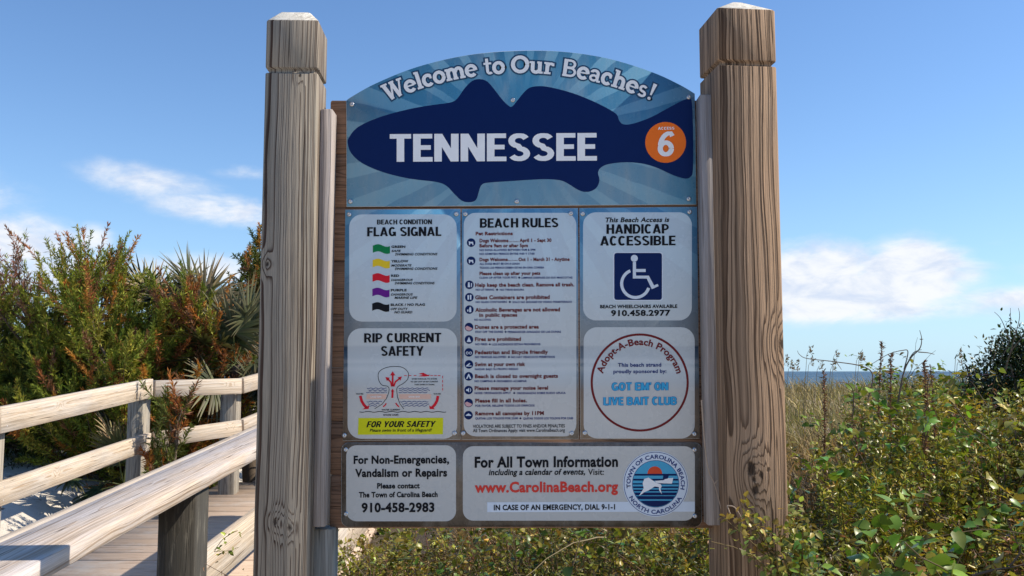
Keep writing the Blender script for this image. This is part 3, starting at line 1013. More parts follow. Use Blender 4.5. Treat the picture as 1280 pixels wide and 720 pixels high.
a, b = ICON[2]; ic += [[(a - 1.6, b - 3.2), (a + .2, b - 3.2), (a + 1, b + 3), (a - 2, b + 3)], [(a + 2, b - 2), (a + 3.4, b - 2), (a + 3, b + 2.8), (a + 2.2, b + 2.8)]]
a, b = ICON[3]; ic += [[(a - 2.4, b - 2.6), (a - .4, b - 2.6), (a - .6, b + 3), (a - 2.2, b + 3)], [(a + .6, b - 3), (a + 2.6, b - 3), (a + 2.4, b + 3), (a + .8, b + 3)]]
a, b = ICON[4]; ic += [[(a - .2, b - 1), (a + .6, b - 3.4), (a + 1.6, b - 3.4), (a + 2.4, b - 1), (a + 2.4, b + 3.2), (a - .2, b + 3.2)], [(a - 2.8, b), (a - 1, b), (a - 1.4, b + 2.6), (a - 2.4, b + 2.6)]]
a, b = ICON[6]; ic += [[(a - 2.8, b + 3), (a, b - 3.4), (a + 2.8, b + 3)]]
a, b = ICON[7]; ic += ring_q(a - 2, b + .8, 1.1, 1.8, 10) + ring_q(a + 2, b + .8, 1.1, 1.8, 10)
a, b = ICON[8]; ic += [[(a - 3.6, b + 1.6), (a + .8, b - 1.8), (a + 1.8, b - .8), (a - 1, b + 1.6), (a + 3.4, b + 1.6), (a + 3.4, b + 2.6), (a - 3.4, b + 2.6)]]
a, b = ICON[9]; ic += [[(a - 3.4, b + 3), (a - .4, b - 3.2), (a + .4, b - 3.2), (a + 3.4, b + 3), (a + 1.6, b + 3), (a, b - .4), (a - 1.6, b + 3)]]
a, b = ICON[10]; ic += [[(a - 3, b - 1), (a - 1.4, b - 1), (a + .6, b - 3), (a + .6, b + 3), (a - 1.4, b + 1), (a - 3, b + 1)]] + ring_q(a, b, 2.4, 3.1, 8, -50, 50)
a, b = ICON[12]; ic += [[(a - 3.6, b), (a, b - 2.2), (a + 3.6, b), (a + 3, b + .8), (a - 3, b + .8)]]
flat('rule_icon', ic, I_STRIP, rules, 3)
ic2 = []
for i in (5, 11):
    a, b = ICON[i]
    n = 14
    ic2.append([(a + 4.6 * math.cos(R(20 + 160 * j / n)), b + 4.6 * math.sin(R(20 + 160 * j / n))) for j in range(n + 1)] + [(a - 2, b - 1.5)])
flat('dune_icon', ic2, I_PINK, rules, 3)
for p in ((581.8, 267.5), (713.6, 266.6), (579, 541.6), (714.6, 541.6)):
    screw(*p, rules)

# --- right column: access and adoption
acc = panel('access_panel', [(724.4, 260), (871.5, 258.4), (874.6, 548.2), (725.4, 549)], M_PRINT)
flat('notice_field', [rrect(728.8, 265.4, 864.8, 400.5, 16), rrect(729.6, 409, 868.4, 548, 17)], M_FIELD, acc, 1)
k6 = dict(ox=720, oy=255, k=.2083)
k7 = dict(ox=720, oy=400, k=.2153)
put_text([row2('This Beach Access is', 177, 560, 80, 108, B2, .2, **k6), row2('BEACH WHEELCHAIRS AVAILABLE', 145, 608, 604, 624, B3, 0, **k6), row2('910.458.2977', 210, 567, 636, 670, B3, 0, **k6)], 'lettering', I_BLACK, acc, 3)
put_caps([rc('HANDICAP', 183, 558, 121, 178, 0, 0, **k6), rc('ACCESSIBLE', 145, 597, 191, 249, 0, 0, **k6)], 'heading_lettering', I_BLACK, acc, 3)
flat('symbol_border', [rrect(766.2, 314.8, 829, 376.2, 4)], I_STRIP, acc, 2)
flat('symbol_square', [rrect(767.8, 316.2, 827.4, 374.9, 3.2)], I_NAVY, acc, 2.8)
c6 = lambda L: [(720 + .2083 * a, 255 + .2083 * b) for a, b in L]
wc = [c6(disc(350, 326, 21, 24))]
wc += [c6([(341, 348), (360, 348), (360, 390), (418, 390), (418, 408), (360, 408), (360, 430), (437, 430), (468, 488), (490, 480), (496, 493), (455, 511), (424, 447), (341, 447)])]
wc += [c6(q) for q in ring_q(357, 478, 74, 92, 40, 18, 248)]
flat('wheelchair_symbol', wc, I_STRIP, acc, 3.6)
flat('adopt_ring', ring_q(720 + .2153 * 370, 400 + .2153 * 363, 58.6, 61.4, 80), I_MAROON, acc, 2)
rx, ry = 720 + .2153 * 370, 400 + .2153 * 366
put_text([('Adopt-A-Beach Program', 'arc', rx, ry, 47.6, -76, 76, 8.4, B2)], 'arched_lettering', I_MAROON, acc, 3)
put_text([row2('This beach strand', 243, 495, 249, 271, B2, 0, **k7), row2('proudly sponsored by:', 217, 525, 287, 308, B2, 0, **k7)], 'blue_lettering', I_RULEBLUE, acc, 3)
cy_rows = [("GOT EM' ON", 208, 535, 363, 409), ('LIVE BAIT CLUB', 160, 585, 447, 494)]
put_caps([rc(s, a, b, c, d, 0, 0, **k7) for s, a, b, c, d in cy_rows], 'sponsor_outline', ink('blue', (40, 104, 160)), acc, 2.4, 0.09)
put_caps([rc(s, a, b, c, d, 0, 0, **k7) for s, a, b, c, d in cy_rows], 'sponsor_lettering', I_CYAN, acc, 3.8)
for p in ((728.4, 267.2), (862, 264.8), (731, 541.2), (868.2, 542.4)):
    screw(*p, acc)

# --- bottom panel
info = panel('information_panel', rrect(426.6, 553.4, 877.4, 658.6, 9), M_PRINT)
flat('notice_field', [rrect(432.8, 556.6, 570, 651.6, 13), rrect(578.6, 557.8, 868.6, 650.8, 13)], M_FIELD, info, 1)
k8 = dict(ox=420, oy=545, k=.3672)
flat('pale_strip', [[(609, 627.8), (868.6, 627), (868.6, 639.6), (609, 640.2)]], I_STRIP, info, 2)
put_text([row2('For Non-Emergencies,', 60, 385, 66, 93, B3, 0, **k8), row2('Vandalism or Repairs', 65, 378, 111, 138, B3, 0, **k8), row2('Please contact', 140, 285, 160, 178, B3, 0, **k8),
          row2('The Town of Carolina Beach', 78, 346, 190, 208, B3, 0, **k8), row2('910-458-2983', 87, 335, 227, 258, B3, 0, **k8),
          row2('For All Town Information', 472, 960, 69, 105, B3, 0, **k8), row2('including a calendar of events,', 520, 848, 112, 132, B2, .2, **k8), row2('Visit:', 858, 912, 112, 132, B1, 0, **k8),
          row2('IN CASE OF AN EMERGENCY, DIAL 9-1-1', 537, 950, 233, 251, B3, 0, **k8)], 'lettering', I_BLACK, info, 3)
put_text([row2('www.CarolinaBeach.org', 472, 960, 155, 190, B3, 0, **k8)], 'web_lettering', I_WEB, info, 3)
# town seal (crop scale .1319 from 775,555)
cs = lambda L: [(775 + .1319 * a, 555 + .1319 * b) for a, b in L]
sx_, sy_ = 775 + .1319 * 338, 555 + .1319 * 378
flat('seal_disc', [disc(sx_, sy_, 40.9, 64)], I_STRIP, info, 2.6)
flat('seal_ring', ring_q(sx_, sy_, 39.2, 39.9, 72) + ring_q(sx_, sy_, 28.9, 29.5, 72), I_RULEBLUE, info, 3.2)
n = 40
flat('seal_sky', [disc(sx_, sy_, 28.9, 60)], I_TEAL, info, 3.2)


def half(y0, y1):
    """slice of the seal's inner disc between two heights"""
    r = 28.6
    L = []
    for yy in np.linspace(y0, y1, 8):
        L.append((sx_ + math.sqrt(max(0, r * r - (yy - sy_) ** 2)), yy))
    for yy in np.linspace(y1, y0, 8):
        L.append((sx_ - math.sqrt(max(0, r * r - (yy - sy_) ** 2)), yy))
    return L


yy = lambda b: 555 + .1319 * b
flat('seal_sun', [cs([(330 + 70 * math.cos(R(a)), 282 - 70 * math.sin(R(a))) for a in range(-8, 190, 12)])], I_SUNRED, info, 3.8)
flat('seal_sea', [half(yy(283), yy(300)), half(yy(330), yy(347)), half(yy(372), yy(384)), half(yy(402), yy(418)), half(yy(432), yy(448)), half(yy(460), yy(486)), half(yy(494), yy(524)), half(yy(538), yy(594))], I_NAVY, info, 4.4)
flat('seal_marlin', [cs([(178, 495), (225, 420), (215, 372), (230, 330), (270, 318), (310, 345), (352, 372), (385, 380), (395, 400), (383, 425), (398, 478), (372, 440), (368, 408), (330, 402), (270, 440), (232, 455)]),
                     cs([(330, 350), (420, 342), (425, 325), (505, 322), (492, 376), (345, 370)])], I_WHITE, info, 5.2)
flat('seal_cabin', [cs([(405, 338), (412, 290), (470, 285), (452, 328)])], I_NAVY, info, 5.8)
put_text([('TOWN OF CAROLINA BEACH', 'arc', sx_, sy_, 31.6, -99, 102, 5.0, B2), ('NORTH CAROLINA', 'arc', sx_, sy_, 37.4, 243, 118, 5.0, B2)], 'seal_lettering', I_RULEBLUE, info, 3.6)
for p in ((432, 562), (432.4, 642.4), (868.4, 562), (868.6, 645)):
    screw(*p, info)

# ------------------------------------------------------------------ the sign: timber
# horizontal backing planks behind the panels
for i in range(8):
    yt = 124 + i * 66.9
    a, b = P(413, yt + 1.4, YP + 0.006), P(893, yt + 1.4, YP + 0.006)
    zb = P(640, yt + 68.0, YP + 0.006).z
    zt = P(640, yt + 1.2, YP + 0.006).z
    yb = YP + 0.006 + 0.019
    board('backing_plank', (a.x, yb, (zt + zb) / 2), (b.x, yb, (zt + zb) / 2), (0, 0, 1), zt - zb, 0.036, M_BACK, sign)


def post(name, px0, px1, pym, Yf, wd, yaw, prof, mat, label):
    """square timber; prof = list of (z, half-width) from the ground up"""
    c = P((px0 + px1) / 2, pym, Yf)
    h0 = wd / 2
    rings = []
    for zz, hw in prof:
        rings.append(oct_ring(hw, hw, min(0.004, hw * 0.2), zz + 0.5))
    V, Fc = loft(rings)
    o = bpy.data.objects.new(name, mesh_np(name, V, Fc, mat))
    C.objects.link(o)
    o.parent = sign
    o.location = Vector((c.x, Yf + h0, -0.5)) - sign.location
    o.rotation_euler = (0, 0, R(yaw))
    o['label'] = label
    o.data.materials.append(M_CAPTOP)
    zt = prof[-3][0] + 0.5 - 1e-4                          # everything above the last square edge gets the paler, sunlit cap colour
    for p in o.data.polygons:
        if min(o.data.vertices[i].co.z for i in p.vertices) > zt:
            p.material_index = 1
    return o


zl = lambda py: P(357, py, 2.2).z
hl = 0.064
postL = post('post', 324, 390.5, 360, 2.195, 0.128, 2.0, [(-0.5, hl), (zl(93), hl), (zl(92), hl - .001), (zl(91.5), hl - .007), (zl(86.5), hl - .007), (zl(85.5), hl - .001), (zl(84), hl), (zl(27.5), hl), (zl(25.5), hl - .002),
             (P(357, 15.5, 2.222).z, hl - .027), (P(357, 15.2, 2.224).z, hl - .030)], M_POSTL, 'greyish weathered post with flat cut cap')
hr = 0.074
postR = post('post', 897, 977, 360, 2.195, 0.148, 6.0, [(-0.5, hr), (zl(84), hr), (zl(83), hr - .001), (zl(82.5), hr - .008), (zl(77.5), hr - .008), (zl(76.5), hr - .001), (zl(75), hr), (zl(13), hr), (zl(11.5), hr - .002),
             (zl(-8), 0.014), (zl(-9), 0.010)], M_POSTR, 'browner thicker post with pointed cap and cracked knot')

# trim boards that hold the planks
def trim(px0, px1, pyt, pyb, Yf, depth, label=None):
    a = P(px0, 400, Yf); b = P(px1, 400, Yf)
    zt, zb = P(640, pyt, Yf).z, P(640, pyb, Yf).z
    return board('trim_board', ((a.x + b.x) / 2, Yf + depth / 2, zb), ((a.x + b.x) / 2, Yf + depth / 2, zt), (1, 0, 0), b.x - a.x, depth, M_TRIM, sign, 0.002)


trim(395.5, 411, 136, 659, 2.238, 0.055)
trim(880, 902.5, 118, 657, 2.245, 0.049)
# support leg below the left trim
a = P(404, 690, 2.27)
board('support_leg', (a.x, 2.30, -0.4), (a.x, 2.30, P(404, 655, 2.27).z - 0.012), (1, 0, 0), 0.050, 0.06, M_DARKPOST, sign)

# ------------------------------------------------------------------ ground, dune, sea
def sstep(a, b, x):
    t = np.clip((x - a) / (b - a), 0, 1)
    return t * t * (3 - 2 * t)


def ground(x, y):
    x = np.asarray(x, float); y = np.asarray(y, float)
    zr = np.where(y < 7, 0.055 * np.maximum(y, -3), 0.385)
    zl_ = np.where(y < 9.5, -0.26 + 0.050 * np.maximum(y, -3), 0.215)
    tL = sstep(-0.35, -1.1, x)
    zz = zr + (zl_ - zr) * tL * sstep(24, 14, y)
    zz = zz + sstep(16, 34, y) * (0.42 + 0.12 * np.sin(x * 0.33 + 1)) + 0.06 * np.sin(x * 0.7 + y * 0.5) * sstep(4, 9, y)
    zz = zz + (0.38 * sstep(-3.35, -4.3, x) + 0.2 * sstep(-5.0, -8.0, x)) * sstep(4, 6.5, y) * sstep(30, 20, y)
    zz = zz - 4.6 * sstep(38, 75, y) - 3.0 * sstep(75, 140, y)
    return zz


gx = np.concatenate([-np.geomspace(30000, 16, 26), np.linspace(-15, 18, 100), np.geomspace(19, 30000, 26)])
gy = np.concatenate([-np.geomspace(30000, 6, 24), np.linspace(-5, 45, 120), np.geomspace(46, 30000, 40)])
GX, GY = np.meshgrid(gx, gy)
GZ = ground(GX, GY)
nx, ny = len(gx), len(gy)
ii = (np.arange(ny - 1)[:, None] * nx + np.arange(nx - 1)[None, :])
Q = np.stack([ii, ii + 1, ii + nx + 1, ii + nx], -1).reshape(-1, 4)
m_sand, t = new_mat('dune_sand')
tc = t.n('ShaderNodeTexCoord').outputs['Object']
n1 = t.noise(tc, 0.8, 6, 0.6)
n2 = t.noise(tc, 14, 5, 0.7)
px_, py_, pz_ = t.xyz(tc)
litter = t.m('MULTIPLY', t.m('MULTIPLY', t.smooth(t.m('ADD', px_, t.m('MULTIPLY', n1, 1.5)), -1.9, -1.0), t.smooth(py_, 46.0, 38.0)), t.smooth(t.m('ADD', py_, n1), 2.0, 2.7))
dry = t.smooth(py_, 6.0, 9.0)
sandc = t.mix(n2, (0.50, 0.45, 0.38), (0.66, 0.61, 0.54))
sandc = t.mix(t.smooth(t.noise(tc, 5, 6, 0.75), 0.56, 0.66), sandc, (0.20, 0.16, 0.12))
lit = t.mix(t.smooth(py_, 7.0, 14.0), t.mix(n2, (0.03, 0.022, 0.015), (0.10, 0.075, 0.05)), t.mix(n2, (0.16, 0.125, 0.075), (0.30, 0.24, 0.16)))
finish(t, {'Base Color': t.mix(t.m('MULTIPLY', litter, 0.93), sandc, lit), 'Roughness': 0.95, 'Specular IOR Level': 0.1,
           'Normal': t.bump(t.m('ADD', n2, t.noise(tc, 60, 3, 0.6)), 0.6, 0.02)})
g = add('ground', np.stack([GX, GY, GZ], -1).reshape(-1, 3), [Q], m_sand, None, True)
tag(g, kind='structure')

m_sea, t = new_mat('sea_water')
tc = t.n('ShaderNodeTexCoord').outputs['Object']
wn = t.noise(t.scale(tc, (0.05, 0.12, 1)), 1.0, 6, 0.6)
finish(t, {'Base Color': t.mix(t.smooth(t.noise(t.scale(tc, (0.002, 0.01, 1)), 1.0, 3, 0.5), 0.35, 0.7), (0.03, 0.075, 0.125), (0.09, 0.16, 0.21)), 'Roughness': 0.45, 'Specular IOR Level': 0.25,
           'Normal': t.bump(wn, 1.0, 4.0)})
sx = np.array([-30000, -3000, -300, 300, 3000, 30000.]); sy = np.array([58, 120, 400, 2000, 8000, 30000.])
SX, SY = np.meshgrid(sx, sy)
ii = (np.arange(5)[:, None] * 6 + np.arange(5)[None, :])
sea = add('sea', np.stack([SX, SY, SX * 0 - 3.6], -1).reshape(-1, 3), [np.stack([ii, ii + 1, ii + 7, ii + 6], -1).reshape(-1, 4)], m_sea)
tag(sea, kind='structure')

# ------------------------------------------------------------------ boardwalk (rising 0.067 per metre)
RS = 0.067


def rp(X, H, y):
    """point on the sloping boardwalk frame: X across, H below the eye line"""
    return Vector((X + 0.0104 * y, y, -H + RS * y)) * SC + Vector((0, 0, EYE))


HD = 1.26
Vs, Fs, off = [], [], 0
yk = -2.0
planks = []
while yk < 7.6:
    x0, x1 = -2.50, -0.84
    if yk > 5.8:
        x1 = -0.84 + (yk - 5.8) * 0.25
        x0 = -2.5 + max(0, yk - 6.1) * 0.75
    planks.append((x0 + random.uniform(-.012, .012), x1 + random.uniform(-.012, .012), yk, yk + 0.1335))
    yk += 0.140
for (x0, x1, y0, y1) in planks:
    dz = random.uniform(-.002, .002)
    c = 0.004
    prof = [(y0, -0.038), (y0, -c), (y0 + c, 0), (y1 - c, 0), (y1, -c), (y1, -0.038)]
    L = [tuple(rp(x0, HD - z_ - dz, y_)) for y_, z_ in prof]
    Rr = [tuple(rp(x1, HD - z_ - dz, y_)) for y_, z_ in prof]
    Vs += L + Rr
    for i in range(6):
        j = (i + 1) % 6
        Fs.append((off + i, off + j, off + 6 + j, off + 6 + i))
    off += 12
m_deck, t = new_mat('deck_boards')
tc = t.n('ShaderNodeTexCoord').outputs['Object']
gm = t.n('ShaderNodeNewGeometry')
isl = gm.outputs['Random Per Island']
pv = t.n('ShaderNodeVectorMath', {0: tc, 1: t.vec(t.m('MULTIPLY', isl, 17.0), 0.0, t.m('MULTIPLY', isl, 5.0))}, operation='ADD').outputs[0]
grain = t.noise(t.scale(pv, (3, 70, 70)), 1.0, 3, 0.6, 0.6)
fine = t.noise(t.scale(pv, (9, 300, 300)), 1.0, 3, 0.6)
cc = t.mix(isl, (0.52, 0.385, 0.275), (0.60, 0.47, 0.36))
cc = t.mix(t.m('MULTIPLY', t.smooth(grain, 0.5, 0.62), 0.5), cc, (0.30, 0.20, 0.14))
cc = t.mix(1.0, cc, t.ramp(fine, [(0.3, (0.78, 0.78, 0.78)), (0.7, (1.1, 1.1, 1.1))]), 'MULTIPLY')
cc = t.mix(t.smooth(t.noise(tc, 2.3, 5, 0.7), 0.5, 0.75), cc, (0.56, 0.50, 0.43))
finish(t, {'Base Color': cc, 'Roughness': 0.85, 'Specular IOR Level': 0.2, 'Normal': t.bump(t.m('ADD', grain, fine), 0.35, 0.004)})
deck = add('boardwalk_deck', Vs, [np.array(Fs)], m_deck)
# plank ends
bm = bmesh.new(); bm.from_mesh(deck.data); bmesh.ops.holes_fill(bm, edges=[e for e in bm.edges if e.is_boundary]); bmesh.ops.recalc_face_normals(bm, faces=bm.faces); bm.to_mesh(deck.data); bm.free()
tag(deck, kind='structure')

near = thing('handrail', 'wide flat-capped wooden handrail nearest the camera, passing behind the grey sign post', 'railing', rp(-0.9, HD, 2.46))
up = (0, 0, 1)
# cap in two lengths, butted
for (y0, y1) in ((-1.2, 1.02), (1.023, 5.75)):
    a, b = rp(-0.905, 0.436 + 0.019, y0), rp(-0.905, 0.436 + 0.019, y1)
    board('cap_board', a, b, (1, 0, 0), 0.140 * SC, 0.038 * SC, M_CAP, near)
board('apron_board', rp(-1.008, 0.447 + 0.055, -1.2), rp(-1.008, 0.447 + 0.055, 5.75), up, 0.11 * SC, 0.034 * SC, M_RAIL, near)
board('mid_board', rp(-0.978, 0.80, -1.2), rp(-0.978, 0.80, 5.75), up, 0.125 * SC, 0.036 * SC, M_RAIL, near)
board('toe_board', rp(-0.86, 1.105, 1.0), rp(-0.86, 1.105, 5.75), up, 0.20 * SC, 0.036 * SC, M_RAIL, near)
for yp in (0.75, 2.515, 4.25):
    a = rp(-0.907, HD + 1.0, yp)
    b = rp(-0.907, 0.436 + 0.0415, yp)
    board('railing_post', a, b, (1, 0, 0), 0.098 * SC, 0.105 * SC, M_BLACKPOST, near)

far = thing('handrail', 'far boardwalk handrail of two pale boards bending right in front of the bushes', 'railing', rp(-2.4, HD, 4.2))


def seg(name, p, q, hgt, parent, mat=M_RAIL):
    return board(name, p, q, up, hgt * SC, 0.038 * SC, mat, parent)


cor = [rp(-2.34, 0.497, -1.0), rp(-2.34, 0.497, 4.135), rp(-2.34, 0.497, 5.83)]
seg('top_board', cor[0], cor[1], 0.117, far)
seg('top_board', rp(-2.34, 0.497, 4.138), cor[2], 0.117, far)
k2 = P(300.5, 482.6, 6.3 * SC); k1 = P(192.5, 486, 5.845 * SC)
seg('top_board', k1, k2, 0.105, far)
k2b = P(302, 482.2, 6.32 * SC)
k3 = P(327, 475, 6.62 * SC)
seg('top_board', k2b, k2b + (k3 - k2b) * 5.5, 0.105, far)
cor = [rp(-2.34, 0.828, -1.0), rp(-2.34, 0.828, 4.135), rp(-2.34, 0.828, 5.83)]
seg('mid_board', cor[0], cor[1], 0.105, far)
seg('mid_board', rp(-2.34, 0.828, 4.138), cor[2], 0.105, far)
q1, q2 = P(192.5, 550, 5.845 * SC), P(300.5, 534, 6.3 * SC)
seg('mid_board', q1, q2, 0.10, far)
q2b = P(302, 533.6, 6.32 * SC); q3 = P(327, 523, 6.62 * SC)
seg('mid_board', q2b, q2b + (q3 - q2b) * 5.5, 0.10, far)
for (yq, H0_) in ((4.08, .497), (4.19, .497), (4.08, .828), (4.19, .828), (5.77, .497), (5.77, .828)):
    for dh in (-.03, .03):
        o = bpy.data.objects.new('screw', _screw); C.objects.link(o); o.parent = far
        o.location = rp(-2.323, H0_ + dh, yq) - abs_loc(far); o.rotation_euler = (0, 0, R(90)); o.data = _screw
for yp in (0.8, 2.5, 4.19, 5.84):
    a, b = rp(-2.409, HD + 0.8, yp), rp(-2.409, 0.50, yp)
    board('railing_post', a, b, (1, 0, 0), 0.095 * SC, 0.12 * SC, M_DARKPOST, far)
a = P(287.5, 540, 6.40 * SC); board('railing_post', (a.x, a.y, -0.5), (a.x, a.y, EYE - .08), (1, 0, 0), 0.11 * SC, 0.11 * SC, M_DARKPOST, far)

# ------------------------------------------------------------------ vegetation
def leaf_mat(name, trans=0.25, rough=0.45, spec=0.4):
    m, t = new_mat(name)
    c = t.n('ShaderNodeAttribute', attribute_name='tint').outputs['Color']
    b = t.n('ShaderNodeBsdfPrincipled', {'Base Color': c, 'Roughness': rough, 'Specular IOR Level': spec})
    tr = t.n('ShaderNodeBsdfTranslucent', {'Color': t.mix(1.0, c, (1.15, 1.1, 0.6), 'MULTIPLY')})
    mx = t.n('ShaderNodeMixShader', {0: trans, 1: b.outputs[0], 2: tr.outputs[0]})
    t.n('ShaderNodeOutputMaterial', {0: mx.outputs[0]})
    return m


M_LEAF = leaf_mat('leaf', 0.22, 0.36, 0.30)
M_NEEDLE = leaf_mat('cedar_spray', 0.3, 0.65, 0.2)
M_PALM = leaf_mat('palm_blade', 0.12, 0.5, 0.22)
M_GRASS = leaf_mat('grass_blade', 0.25, 0.7, 0.2)
M_TWIG = plain('twig_bark', (0.17, 0.12, 0.085), 0.9, 0, 0.1, 0.4)
M_BARK = plain('trunk_bark', (0.13, 0.10, 0.075), 0.95, 0, 0.1, 0.4)


def unit(v):
    return v / (np.linalg.norm(v, axis=-1, keepdims=True) + 1e-9)


def leaves(pos, d, length, width, fold=0.25, droop=0.0):
    """n leaves of two folded quads (7 vertices): base, two shoulder pairs, tip"""
    n = len(pos)
    d = unit(d)
    up_ = np.array([0, 0, 1.0]) + rng.normal(0, 0.45, (n, 3))
    s = unit(np.cross(d, up_))
    nn_ = np.cross(s, d)
    L = np.broadcast_to(np.asarray(length, float), (n,))[:, None]
    W = np.broadcast_to(np.asarray(width, float), (n,))[:, None] / 2
    b = pos
    mid = pos + d * L * 0.5 - nn_ * L * droop * 0.3
    tip = pos + d * L - nn_ * L * droop
    l1 = pos + d * L * 0.33 + s * W + nn_ * W * fold
    r1 = pos + d * L * 0.33 - s * W + nn_ * W * fold
    l2 = pos + d * L * 0.70 + s * W * 0.72 + nn_ * (W * fold * .7 - L * droop * 0.5)
    r2 = pos + d * L * 0.70 - s * W * 0.72 + nn_ * (W * fold * .7 - L * droop * 0.5)
    V = np.stack([b, l1, l2, tip, r2, r1, mid], 1).reshape(-1, 3)
    o = np.arange(n)[:, None] * 7
    q = np.concatenate([o + np.array([0, 6, 2, 1]), o + np.array([6, 3, 2, 2])[[0, 1, 2, 2]]], 0) if False else None
    q1 = o + np.array([[0, 6, 2, 1]])
    q2 = o + np.array([[0, 5, 4, 6]])
    t1 = o + np.array([[6, 3, 2]])
    t2 = o + np.array([[6, 4, 3]])
    return V, np.concatenate([q1, q2]), np.concatenate([t1, t2]), 7


def hearts(pos, d, length, width, droop=0.25, fold=0.18):
    n = len(pos)
    d = unit(d)
    up_ = np.array([0, 0, 1.0]) + rng.normal(0, 0.5, (n, 3))
    s = unit(np.cross(d, up_))
    nn_ = np.cross(s, d)
    L = np.broadcast_to(np.asarray(length, float), (n,))[:, None]
    W = np.broadcast_to(np.asarray(width, float), (n,))[:, None] / 2
    prof = [(0.0, -0.10, 0.42), (0.16, 0.10, 0.92), (0.36, 0.33, 1.0), (0.60, 0.58, 0.80), (0.82, 0.80, 0.42), (1.0, 1.0, 0.02)]
    cols = []
    for (u, us, wd) in prof:
        c = pos + d * L * u - nn_ * L * droop * u * u
        e = pos + d * L * us - nn_ * L * (droop * us * us) + nn_ * W * wd * fold
        cols += [e + s * W * wd, c, e - s * W * wd]
    V = np.stack(cols, 1).reshape(-1, 3)
    q = []
    for i in range(5):
        q += [[3 * i, 3 * i + 1, 3 * i + 4, 3 * i + 3], [3 * i + 1, 3 * i + 2, 3 * i + 5, 3 * i + 4]]
    return V, (np.arange(n)[:, None, None] * 18 + np.array(q)[None]).reshape(-1, 4), 18


def sprays(pos, d, length, width):
    """thin diamonds"""
    n = len(pos)
    d = unit(d)
    s = unit(np.cross(d, rng.normal(0, 1, (n, 3))))
    L = np.broadcast_to(np.asarray(length, float), (n,))[:, None]
    W = np.broadcast_to(np.asarray(width, float), (n,))[:, None] / 2
    V = np.stack([pos, pos + d * L * 0.5 + s * W, pos + d * L, pos + d * L * 0.5 - s * W], 1).reshape(-1, 3)
    return V, np.arange(n)[:, None] * 4 + np.array([[0, 1, 2, 3]]), 4


def rep(c, k):
    return np.repeat(c, k, axis=0)


LEAF_SHADE = 1.0            # leaf colour multiplier; paints in the shade of the strip under the sign


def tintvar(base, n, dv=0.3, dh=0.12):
    b = np.asarray(base, float) * LEAF_SHADE
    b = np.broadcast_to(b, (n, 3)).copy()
    b *= np.exp(rng.normal(0, dv, (n, 1)))
    b *= np.exp(rng.normal(0, dh, (n, 3)))
    return np.clip(b, 0.003, 0.6)


def rdir(n, upb=0.0, flat_=1.0):
    v = rng.normal(0, 1, (n, 3)) * np.array([1, 1, flat_]) + np.array([0, 0, upb])
    return unit(v)


class Fol:
    """collects leaves of several shapes into one mesh"""
    def __init__(self):
        self.V, self.F, self.C, self.n = [], [], [], 0

    def put(self, V, Fs, c):
        self.V.append(V); self.C.append(c)
        for f in Fs:
            self.F.append(f + self.n)
        self.n += len(V)

    def leaves(self, pos, d, L, W, tint, fold=0.25, droop=0.15):
        V, q, t_, k = leaves(pos, d, L, W, fold, droop)
        self.put(V, [q, t_], rep(tint, k))

    def hearts(self, pos, d, L, W, tint, droop=0.25, fold=0.18):
        V, q, k = hearts(pos, d, L, W, droop, fold)
        self.put(V, [q], rep(tint, k))

    def sprays(self, pos, d, L, W, tint):
        V, q, k = sprays(pos, d, L, W)
        self.put(V, [q], rep(tint, k))

    def tube(self, paths, rads, tint, k=4):
        V, q = tubes(paths, rads, k)
        self.put(V, [q], np.broadcast_to(np.asarray(tint, float), (len(V), 3)))

    def build(self, name, mat, parent=None):
        by = {}
        for f in self.F:
            by.setdefault(f.shape[1], []).append(f)
        return add(name, np.concatenate(self.V), [np.concatenate(v) for v in by.values()], mat, parent, False, np.concatenate(self.C))


def curve(p0, d0, L, n=8, bend=(0, 0, 0), jit=0.05):
    p0 = np.asarray(p0, float); d = unit(np.asarray(d0, float))
    pts = [p0]
    for i in range(n - 1):
        d = unit(d + np.asarray(bend) / n + rng.normal(0, jit, 3))
        pts.append(pts[-1] + d * L / (n - 1))
    return np.array(pts)


